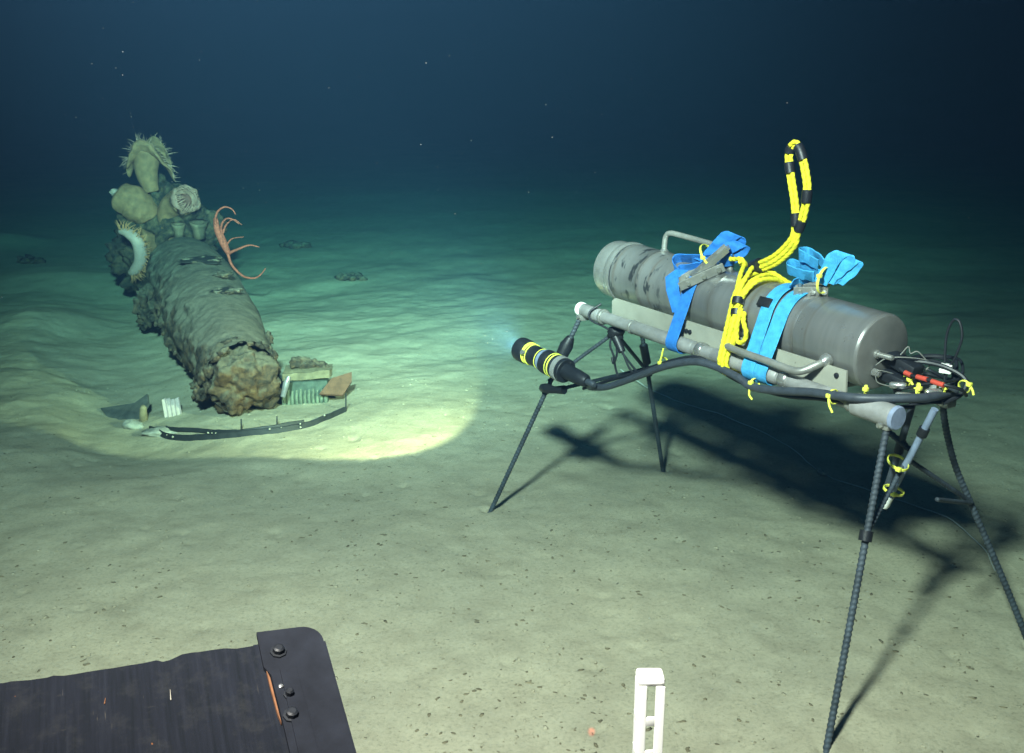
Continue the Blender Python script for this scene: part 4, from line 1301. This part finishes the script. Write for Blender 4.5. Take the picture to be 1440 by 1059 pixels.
tape((0.148, 0, 1.246), (0.153, 0, 1.262), 0, h_ + 20)
tape((0.172, 0, 1.268), (0.193, 0, 1.232), h_ - 20, tot)
tape((0.215, 0, 1.160), (0.214, 0, 1.125), h_, tot)
tape((0.206, 0, 1.078), (0.196, 0, 1.052), h_, tot)

# ------------------------------------------------------------------ lamp lashed to the stand's far leg
T0 = Vector((-0.554, -0.253, 0.554))
MI = Matrix.Rotation(-ANG, 3, 'Z')
TDw = Vector((-0.592, 0.800, 0.10)).normalized()
TD = (MI @ TDw).normalized()
lamp = empty('underwater_lamp', T0 - Vector((0, 0, 0.04)), 'lit black lamp with yellow rings lashed to the leg nearest the wreck', 'lamp', None, FR)
def tl(name, prof, m_, seg=36):
    return link_mesh(name, MB().lathe(T0, TD, prof, seg), m_, lamp, sharp=30)
tl('front_bezel', [(0.128, 0.0330), (0.131, 0.0390), (0.136, 0.0405), (0.168, 0.0405), (0.174, 0.0395), (0.175, 0.034), (0.168, 0.0335)], BLACK)
tl('lens', [(0.158, 0.032), (0.163, 0.030), (0.166, 0.020), (0.167, 0.002)], LENSM)
tl('body', [(-0.055, 0.036), (-0.050, 0.0385), (0.010, 0.0385), (0.014, 0.040), (0.034, 0.040), (0.038, 0.034), (0.128, 0.034)], BLACK)
for a_, b_, r_ in ((0.127, 0.124, 0.0378), (0.121, 0.1165, 0.0362), (0.109, 0.106, 0.0372), (0.061, 0.058, 0.0355), (0.001, -0.0025, 0.0402), (-0.010, -0.016, 0.0400)):
    tl('yellow_ring', [(a_, r_ - 0.002), (a_ - 0.001, r_), (b_ + 0.001, r_), (b_, r_ - 0.002)], YTIE)
tl('grey_band', [(0.052, 0.0345), (0.050, 0.0365), (0.036, 0.0365), (0.034, 0.0345)], BLUEGREY)
cl = tl('hose_clamp', [(-0.030, 0.039), (-0.031, 0.0415), (-0.048, 0.0415), (-0.049, 0.039)], PIPE)
yv = Vector((0, -1, 0.35)); yv = (yv - TD * TD.dot(yv)).normalized()
link_mesh('clamp_screw', MB().tube([T0 + TD * 0.113 + yv * 0.038, T0 + TD * 0.113 + yv * 0.046], 0.008, 10), BRIGHT, lamp)
tl('rear_flange', [(-0.050, 0.037), (-0.052, 0.0395), (-0.064, 0.0395), (-0.066, 0.0375), (-0.066, 0.02)], BLACK)
tl('cable_boot', [(-0.064, 0.0250), (-0.080, 0.0245), (-0.120, 0.0235), (-0.160, 0.0200), (-0.168, 0.0150), (-0.170, 0.008)], BLACK)
# light of this lamp
wt = FR @ (T0 + TD * 0.176)
lens_dir = Vector((math.cos(math.radians(127)) * math.cos(math.radians(-8)), math.sin(math.radians(127)) * math.cos(math.radians(-8)), math.sin(math.radians(-8))))
spot('lamp_beam', wt, wt + lens_dir, 310, (1.0, 0.78, 0.46), 66, 0.14, 0.012)
hot = Vector((math.cos(math.radians(108)), math.sin(math.radians(108)), 0.02))
spot('lamp_core', wt, wt + hot, 1050, (1.0, 0.86, 0.72), 50, 1.0, 0.012)
# tape and cord that hold it
LASH = empty('cord_lashing', (-0.43, -0.10, 0.63), 'black cord knot with loose dangling ends where the braces cross under the pipe', 'cord', None, FR)
link_mesh('knot', MB().blob((-0.425, -0.105, 0.668), 0.026, 31, 0.35, 1.7, 3, (1.3, 0.9, 0.8)), TAPE, LASH, sharp=180)
for pts in ([(-0.47, -0.13, 0.755), (-0.49, -0.158, 0.73), (-0.485, -0.16, 0.705), (-0.455, -0.13, 0.685), (-0.425, -0.11, 0.668)],
            [(-0.43, -0.115, 0.665), (-0.425, -0.125, 0.63), (-0.405, -0.125, 0.60), (-0.40, -0.12, 0.56), (-0.385, -0.12, 0.535)],
            [(-0.415, -0.115, 0.66), (-0.395, -0.12, 0.61), (-0.405, -0.125, 0.575), (-0.42, -0.12, 0.59)],
            [(-0.41, -0.11, 0.66), (-0.375, -0.11, 0.61), (-0.34, -0.11, 0.57), (-0.31, -0.10, 0.55)],
            [(-0.42, -0.11, 0.66), (-0.40, -0.11, 0.63), (-0.37, -0.105, 0.60), (-0.30, -0.10, 0.555)]):
    link_mesh('cord_end', MB().tube(smooth_pts(pts, 6), 0.0035, 8), BLACK, LASH)
link_mesh('knot', MB().tube([(-0.42, -0.11, 0.66), (-0.385, -0.108, 0.615)], [0.016, 0.012], 10), TAPE, LASH)
LS2 = single('tape_lashing', MB().tube(smooth_pts([(-0.640, -0.236, 0.452), (-0.61, -0.238, 0.458), (-0.575, -0.235, 0.462), (-0.53, -0.225, 0.472)], 6), list(np.interp(np.linspace(0, 1, 19), [0, .3, .7, 1], [.014, .017, .012, .015])), 12),
             TAPE, 'black tape lashing under the lit lamp on the far leg', 'tape', None, FR)

# ------------------------------------------------------------------ cables
pe = T0 - TD * 0.168
cab = [pe, pe - TD * 0.03, (-0.404, -0.215, 0.512), (-0.335, -0.21, 0.528), (-0.279, -0.2, 0.553), (-0.179, -0.2, 0.602), (-0.071, -0.195, 0.655), (0.03, -0.185, 0.690), (0.10, -0.17, 0.690), (0.181, -0.165, 0.679), (0.235, -0.165, 0.666),
       (0.331, -0.165, 0.681), (0.422, -0.165, 0.701), (0.507, -0.165, 0.714), (0.57, -0.15, 0.722), (0.63, -0.09, 0.728), (0.655, -0.03, 0.728), (0.655, 0.06, 0.728)]
single('lamp_cable', MB().tube(smooth_pts(cab, 8), 0.0105, 12), CABLE, 'thick dark grey cable running from the lamp along under the pipe to the coil', 'cable', None, FR)
cab2 = [(-0.46, -0.20, 0.49), (-0.35, -0.19, 0.54), (-0.27, -0.19, 0.575), (-0.17, -0.19, 0.620), (-0.07, -0.182, 0.668), (0.03, -0.17, 0.700), (0.10, -0.155, 0.677), (0.2, -0.15, 0.660), (0.331, -0.15, 0.665), (0.45, -0.15, 0.688), (0.55, -0.13, 0.695), (0.63, -0.05, 0.70)]
single('thin_cable', MB().tube(smooth_pts(cab2, 8), 0.005, 10), BLACK, 'thin black cable running beside the thick grey cable', 'cable', None, FR)
CO = empty('cable_coil', (0.56, 0.08, 0.68), 'coil of black cable tied in loops at the near end of the stand', 'cable', None, FR)
coil = [(0.592, -0.075), (0.633, -0.039), (0.657, 0.031), (0.650, 0.10), (0.612, 0.16), (0.540, 0.20), (0.480, 0.185), (0.470, 0.125), (0.500, 0.04), (0.545, -0.045)]
rk = random.Random(6)
for k in range(7):
    dz = 0.688 + 0.009 * k + rk.uniform(-.004, .004)
    f = rk.uniform(0.70, 0.84)
    pts = [(0.57 + (x - 0.57) * f + rk.uniform(-.008, .008), 0.06 + (y - 0.06) * f + rk.uniform(-.008, .008), dz + 0.012 * math.sin(j * 0.7 + k) + (0.03 if 3 < j < 8 else 0)) for j, (x, y) in enumerate(coil)]
    link_mesh('cable_turn', MB().tube(smooth_pts(pts, 7, True), 0.0048 if k % 2 else 0.0036, 8, closed=True), BLACK, CO)
link_mesh('cable_turn', MB().tube(smooth_pts([(0.52, 0.02, 0.77), (0.57, 0.04, 0.782), (0.62, 0.07, 0.775), (0.665, 0.08, 0.755), (0.672, 0.06, 0.725), (0.655, 0.02, 0.705)], 7), 0.0055, 8), BLACK, CO)
for p, d_ in (((0.600, -0.050, 0.720), (1, 0.9, 0)), ((0.585, -0.055, 0.742), (1, .6, 0.1)), ((0.648, -0.01, 0.735), (.5, 1, 0))):
    d_ = Vector(d_).normalized()
    link_mesh('connector', MB().lathe(Vector(p) - d_ * 0.018, d_, [(0, 0.006), (0.004, 0.0085), (0.03, 0.0085), (0.036, 0.006)], 12), BRIGHT, CO)
RW = empty('signal_wire', (0.60, 0.0, 0.75), 'black wire with red sheathed stretches between end plate and coil', 'wire', None, FR)
link_mesh('wire', MB().tube(smooth_pts([(0.545, 0.0, 0.765), (0.571, -0.002, 0.757), (0.614, -0.003, 0.758), (0.666, 0.0, 0.756), (0.69, 0.03, 0.745), (0.685, 0.06, 0.725)], 8), 0.0042, 8), BLACK, RW)
for a_, b_ in (((0.562, -0.003, 0.760), (0.580, -0.003, 0.757)), ((0.596, -0.004, 0.758), (0.624, -0.004, 0.758)), ((0.636, -0.004, 0.757), (0.668, -0.003, 0.755))):
    link_mesh('red_sleeve', MB().tube([a_, b_], 0.0062, 10), RED, RW)
CL = empty('cord_loop', (0.61, 0.08, 0.72), 'thin black cord loop standing upright at the near end of the stand', 'cord', None, FR)
link_mesh('loop', MB().tube(smooth_pts([(0.612, 0.08, 0.74), (0.607, 0.08, 0.778), (0.602, 0.08, 0.834), (0.606, 0.08, 0.868), (0.617, 0.08, 0.889), (0.631, 0.08, 0.886), (0.641, 0.08, 0.862), (0.641, 0.08, 0.838), (0.630, 0.08, 0.797), (0.617, 0.08, 0.772), (0.614, 0.08, 0.75)], 8), 0.0030, 8), BLACK, CL)
link_mesh('crimp', MB().box((0.613, 0.078, 0.770), (0.028, 0.020, 0.022), Matrix.Rotation(0.4, 4, 'Z'), 0.003), WHITE, CL)

# two tubes hanging under the near end
HT = empty('hanging_tube', (0.60, -0.02, 0.41), 'pale blue-grey tube with white tip hanging slantwise between the near legs', 'tube', 'tubes hanging at the near end', FR)
link_mesh('tube', MB().tube([(0.664, -0.02, 0.700), (0.569, -0.02, 0.447)], 0.0085, 14), BLUEGREY, HT)
link_mesh('tip', MB().lathe((0.571, -0.02, 0.452), (-0.35, 0, -0.93), [(0, 0.0105), (0.03, 0.0105), (0.036, 0.008)], 14), WHITE, HT)
link_mesh('tape_band', MB().tube([(0.644, -0.02, 0.648), (0.637, -0.02, 0.628)], 0.0125, 14), TAPE, HT)
HT2 = empty('hanging_tube', (0.57, 0.0, 0.45), 'dark tube hanging beside the pale one between the near legs', 'tube', 'tubes hanging at the near end', FR)
link_mesh('tube', MB().tube([(0.590, 0.0, 0.690), (0.565, 0.0, 0.552), (0.545, 0.0, 0.455)], 0.0085, 14), CABLE, HT2)
link_mesh('tape_band', MB().tube([(0.572, 0.0, 0.592), (0.566, 0.0, 0.560)], 0.0115, 12), TAPE, HT2)

# ------------------------------------------------------------------ yellow cable ties
def cable_tie(c_, axis, R, label, tail=None, tw=0.004, sx=1.0, sy=1.0):
    c_ = Vector(c_); a_ = Vector(axis).normalized()
    o = empty('cable_tie', c_ - Vector((0, 0, R)), label, 'cable tie', 'yellow cable ties', FR)
    x = a_.orthogonal().normalized(); y = a_.cross(x)
    ring = [c_ + x * R * sx * math.cos(t) + y * R * sy * math.sin(t) for t in np.linspace(0, 2 * PI, 26, endpoint=False)]
    link_mesh('band', MB().ribbon(ring, a_, 0.0075, 0.0026, True), YTIE, o)
    cam_l = Vector((2.0, -2.0, 1.0)).normalized()
    hp = c_ + (cam_l - a_ * a_.dot(cam_l)).normalized() * R * max(sx, sy)
    link_mesh('head', MB().box(hp, (0.012, 0.011, 0.010), None, 0.002), YTIE, o)
    if tail:
        pts = smooth_pts([hp] + [hp + Vector(t) for t in tail], 6)
        link_mesh('tail', MB().tube(pts, 0.0028, 8), YTIE, o)
cable_tie((-0.105, -0.175, 0.655), (1, 0, 0.45), 0.014, 'yellow cable tie with hanging tail on the cable under the mid blue strap', [(0.008, 0.0, 0.030), (0.012, 0, 0.045)])
cable_tie((0.232, -0.155, 0.672), (1, 0.0, 0.1), 0.015, 'yellow cable tie hanging off the cable below the light blue strap', [(0.0, -0.003, -0.030), (0.012, -0.003, -0.042)])
cable_tie((0.490, -0.158, 0.706), (1, 0, 0.2), 0.017, 'yellow cable tie round thick cable near the end of the side plate', [(0.006, -0.004, -0.018), (0.018, -0.004, -0.036)])
cable_tie((0.560, -0.135, 0.738), (0.8, 0.6, 0), 0.010, 'pale yellow cable tie where the thick cable reaches the coil', None)
cable_tie((0.561, 0.010, 0.738), (0.3, 1, 0.3), 0.012, 'yellow cable tie under the black connector block', [(0.010, 0, -0.010), (0.018, 0, -0.018)])
cable_tie((0.625, -0.035, 0.741), (0.7, 0.7, 0), 0.013, 'yellow cable tie on front of the coil, middle one', None)
cable_tie((0.652, 0.012, 0.742), (0.3, 1, 0), 0.013, 'yellow cable tie on the coil, right of the middle one', None)
cable_tie((0.668, 0.075, 0.740), (0, 1, 0.2), 0.015, 'yellow cable tie at the far right side of the coil', [(0.010, 0, -0.012), (0.014, 0, -0.022)])
cable_tie((0.598, -0.040, 0.552), (0.2, 0.1, 1), 0.034, 'yellow cable tie round both hanging tubes, upper of two', None, sx=0.7, sy=1.25)
cable_tie((0.580, -0.020, 0.470), (0.2, 0.1, 1), 0.024, 'yellow cable tie just above the white tip of hanging tube', None)
cable_tie((-0.108, -0.020, 0.945), (0.75, 0.3, 0.6), 0.040, 'yellow cable tie binding the folded tail of the mid blue strap', None)
cable_tie((0.300, -0.005, 0.940), (0.9, 0.2, -0.1), 0.034, 'yellow cable tie binding the folded loops of the light blue strap', None)

# ------------------------------------------------------------------ fine line trailing over the mud
ln = [(0.55, 4.85, 0.05), (0.716, 4.567, 0), (0.92, 4.24, 0.012), (1.125, 3.91, 0.0), (1.18, 3.55, 0.005), (1.323, 3.34, 0.004), (1.476, 3.122, 0.004), (1.50, 2.9, 0.004), (1.474, 2.755, 0.0)]
lpts = [(p[0], p[1], gz(p[0], p[1]) + 0.004 + p[2]) for p in smooth_pts(ln, 8)]
FLN = single('fishing_line', MB().tube(lpts, 0.0018, 6), LINE, 'fine pale line trailing across the mud through the shadow of the stand', 'line')
mb = MB()
for k in range(5):
    mb.blob((1.176 + 0.008 * math.sin(k * 2), 3.57 - 0.012 * k, gz(1.18, 3.56) + 0.012), 0.009, 800 + k, 0.4, 1.6, 2, (1, 1, .7))
single('line_snag', mb, PALE, 'small pale tuft caught on the fine line in the shadow', 'tuft', None, None, True, 180)

# ------------------------------------------------------------------ vehicle's dark board and white slotted post at the bottom of the view
P0 = Vector((-0.2455, 1.1121, 0.7435)); E1 = Vector((0.9191, 0.3851, -0.0836)).normalized(); E2 = Vector((-0.3486, 0.8935, 0.2831)).normalized()
NZ = E1.cross(E2).normalized(); E2 = NZ.cross(E1).normalized()
BM = Matrix((E1, E2, NZ)).transposed().to_4x4(); BM.translation = P0
board = bpy.data.objects.new('dark_board', None); COL.objects.link(board)
set_tags(board, 'worn black wooden board with scratched grain and bolted corner bracket, bottom left', 'board')
board.location = P0; board.rotation_euler = BM.to_euler(); BASE[board.name] = Vector((0, 0, 0))
def outline_slab(pts, z0, z1, bev=0.002):
    bm = bmesh.new()
    vs = [bm.verts.new((x, y, z0)) for x, y in pts]
    f = bm.faces.new(vs)
    r_ = bmesh.ops.extrude_face_region(bm, geom=[f])
    for v in r_['geom']:
        if isinstance(v, bmesh.types.BMVert):
            v.co.z = z1
    bmesh.ops.recalc_face_normals(bm, faces=list(bm.faces))
    bm.verts.index_update()
    out = MB().add([v.co for v in bm.verts], [tuple(v.index for v in f.verts) for f in bm.faces])
    bm.free()
    return out
rb = random.Random(8)
edge = []
x = -0.85
while x < -0.078:
    edge.append((x, -0.004 + rb.uniform(-0.0022, 0.0016) - (0.005 if x < -0.17 else 0) - (0.002 if x < -0.25 else 0)))
    x += rb.uniform(0.006, 0.02)
edge.append((-0.078, -0.003))
link_mesh('panel', outline_slab([(-0.85, -0.65)] + edge + [(-0.004, -0.004), (-0.004, -0.65)], -0.024, 0.0), WOOD, board, sharp=30)
def arc_corner(cx, cy, r_, a0, a1, n_=8):
    return [(cx + r_ * math.cos(math.radians(a0 + (a1 - a0) * i / n_)), cy + r_ * math.sin(math.radians(a0 + (a1 - a0) * i / n_))) for i in range(n_ + 1)]
br = link_mesh('corner_bracket', outline_slab([(-0.072, -0.36), (-0.034, -0.36), (-0.030, -0.12), (-0.044, -0.055), (-0.0715, -0.052), (-0.0725, 0.011)][::-1] , 0.0015, 0.006) if False else
               outline_slab([(-0.0725, 0.011), (-0.0725, -0.046), (-0.066, -0.060), (-0.064, -0.13), (-0.060, -0.40), (0.005, -0.40)] + arc_corner(-0.020, -0.014, 0.025, 0, 90)[0:], 0.0015, 0.0065), BRACK, board, sharp=30)
link_mesh('bracket_lip', outline_slab([(0.0055, -0.40), (0.0055, -0.016), (0.0075, -0.016), (0.0075, -0.40)], -0.03, 0.0045), BRACK, board, False)
link_mesh('backing_strip', outline_slab([(-0.055, -0.40), (-0.055, -0.055), (-0.036, -0.050), (-0.030, -0.40)], 0.0066, 0.0088), BRACK, board, False)
for (x, y, r_) in ((-0.052, -0.026, 0.0072), (-0.0505, -0.094, 0.0050), (-0.053, -0.124, 0.0072), (-0.047, -0.190, 0.0072)):
    o = link_mesh('bolt', MB().lathe((x, y, 0.0064), (0, 0, 1), [(0, r_ * 1.45), (0.0022, r_ * 1.4), (0.0024, r_), (0.0075, r_ * 0.95), (0.009, r_ * 0.6)], 8), BLACK, board, sharp=25)
link_mesh('bolt', MB().lathe((-0.058, -0.080, 0.0064), (0, 0, 1), [(0, 0.003), (0.002, 0.0028), (0.003, 0.001)], 10), BRIGHT, board)
link_mesh('bare_edge', outline_slab([(-0.0700, -0.050), (-0.0675, -0.062), (-0.0655, -0.13), (-0.0675, -0.118), (-0.0695, -0.075)], 0.0005, 0.0050), RUSTEDGE, board, False)
rng_ = random.Random(12)
for k in range(3):
    x, y = rng_.uniform(-0.4, -0.08), rng_.uniform(-0.16, -0.012)
    link_mesh('splinter', MB().tube([(x, y, 0.0008), (x + rng_.uniform(-.004, .004), y + rng_.uniform(0.006, 0.02), 0.0012)], [0.0007, 0.0003], 6), PALE if k % 3 else RUSTEDGE, board)
for (x, y) in ((-0.78, -0.06), (-0.05, -0.10), (-0.05, -0.60), (-0.78, -0.60)):
    p = BM @ Vector((x, y, -0.024))
    inv = BM.inverted()
    g = gz(p.x, p.y) - 0.02
    link_mesh('post', MB().tube([(x, y, -0.02), tuple(inv @ Vector((p.x, p.y, g)))], 0.02, 10), BRACK, board)

px_, py_ = 0.167, 1.055
PT = empty('slotted_post', (px_, py_, gz(px_, py_)), 'bright white upright plastic post with slots, at the bottom edge of the view', 'post')
zt = 0.727
hw, hd_ = 0.0165, 0.013
def pbox(c_, s_, name='body', bev=0.0025):
    return link_mesh(name, MB().box(c_, s_, None, bev), WHITE, PT, True, sharp=30)
zb = gz(px_, py_) - 0.05
def slot_plate(y_, name):
    """a flat wall pierced by upright slots, as one outline of rails and bridges"""
    mb_ = MB()
    for sx in (-1, 1):
        mb_.box((px_ + sx * 0.0109, y_, (zt + zb) / 2 - 0.006), (0.0114, 0.004, zt - zb - 0.012), None, 0.0012)
    return link_mesh(name, mb_, WHITE, PT, sharp=30)
slot_plate(py_ - 0.0125, 'front_wall')
for sx in (-1, 1):
    pbox((px_ + sx * 0.0147, py_ + 0.002, (zt + zb) / 2 - 0.006), (0.0036, 0.0245, zt - zb - 0.014), 'side_wall', 0.0012)
link_mesh('cap', MB().box((px_, py_ + 0.001, zt - 0.0075), (0.0336, 0.0290, 0.011), None, 0.0048), WHITE, PT, sharp=30)
z = zt - 0.013
while z > zb + 0.1:
    z -= 0.0470
    pbox((px_, py_ - 0.0122, z), (0.0120, 0.0039, 0.0120), 'bridge', 0.001)
    link_mesh('notch_lip', MB().box((px_ - 0.0170, py_ - 0.004, z + 0.004), (0.0016, 0.016, 0.005), None, 0.0005), WHITE, PT)
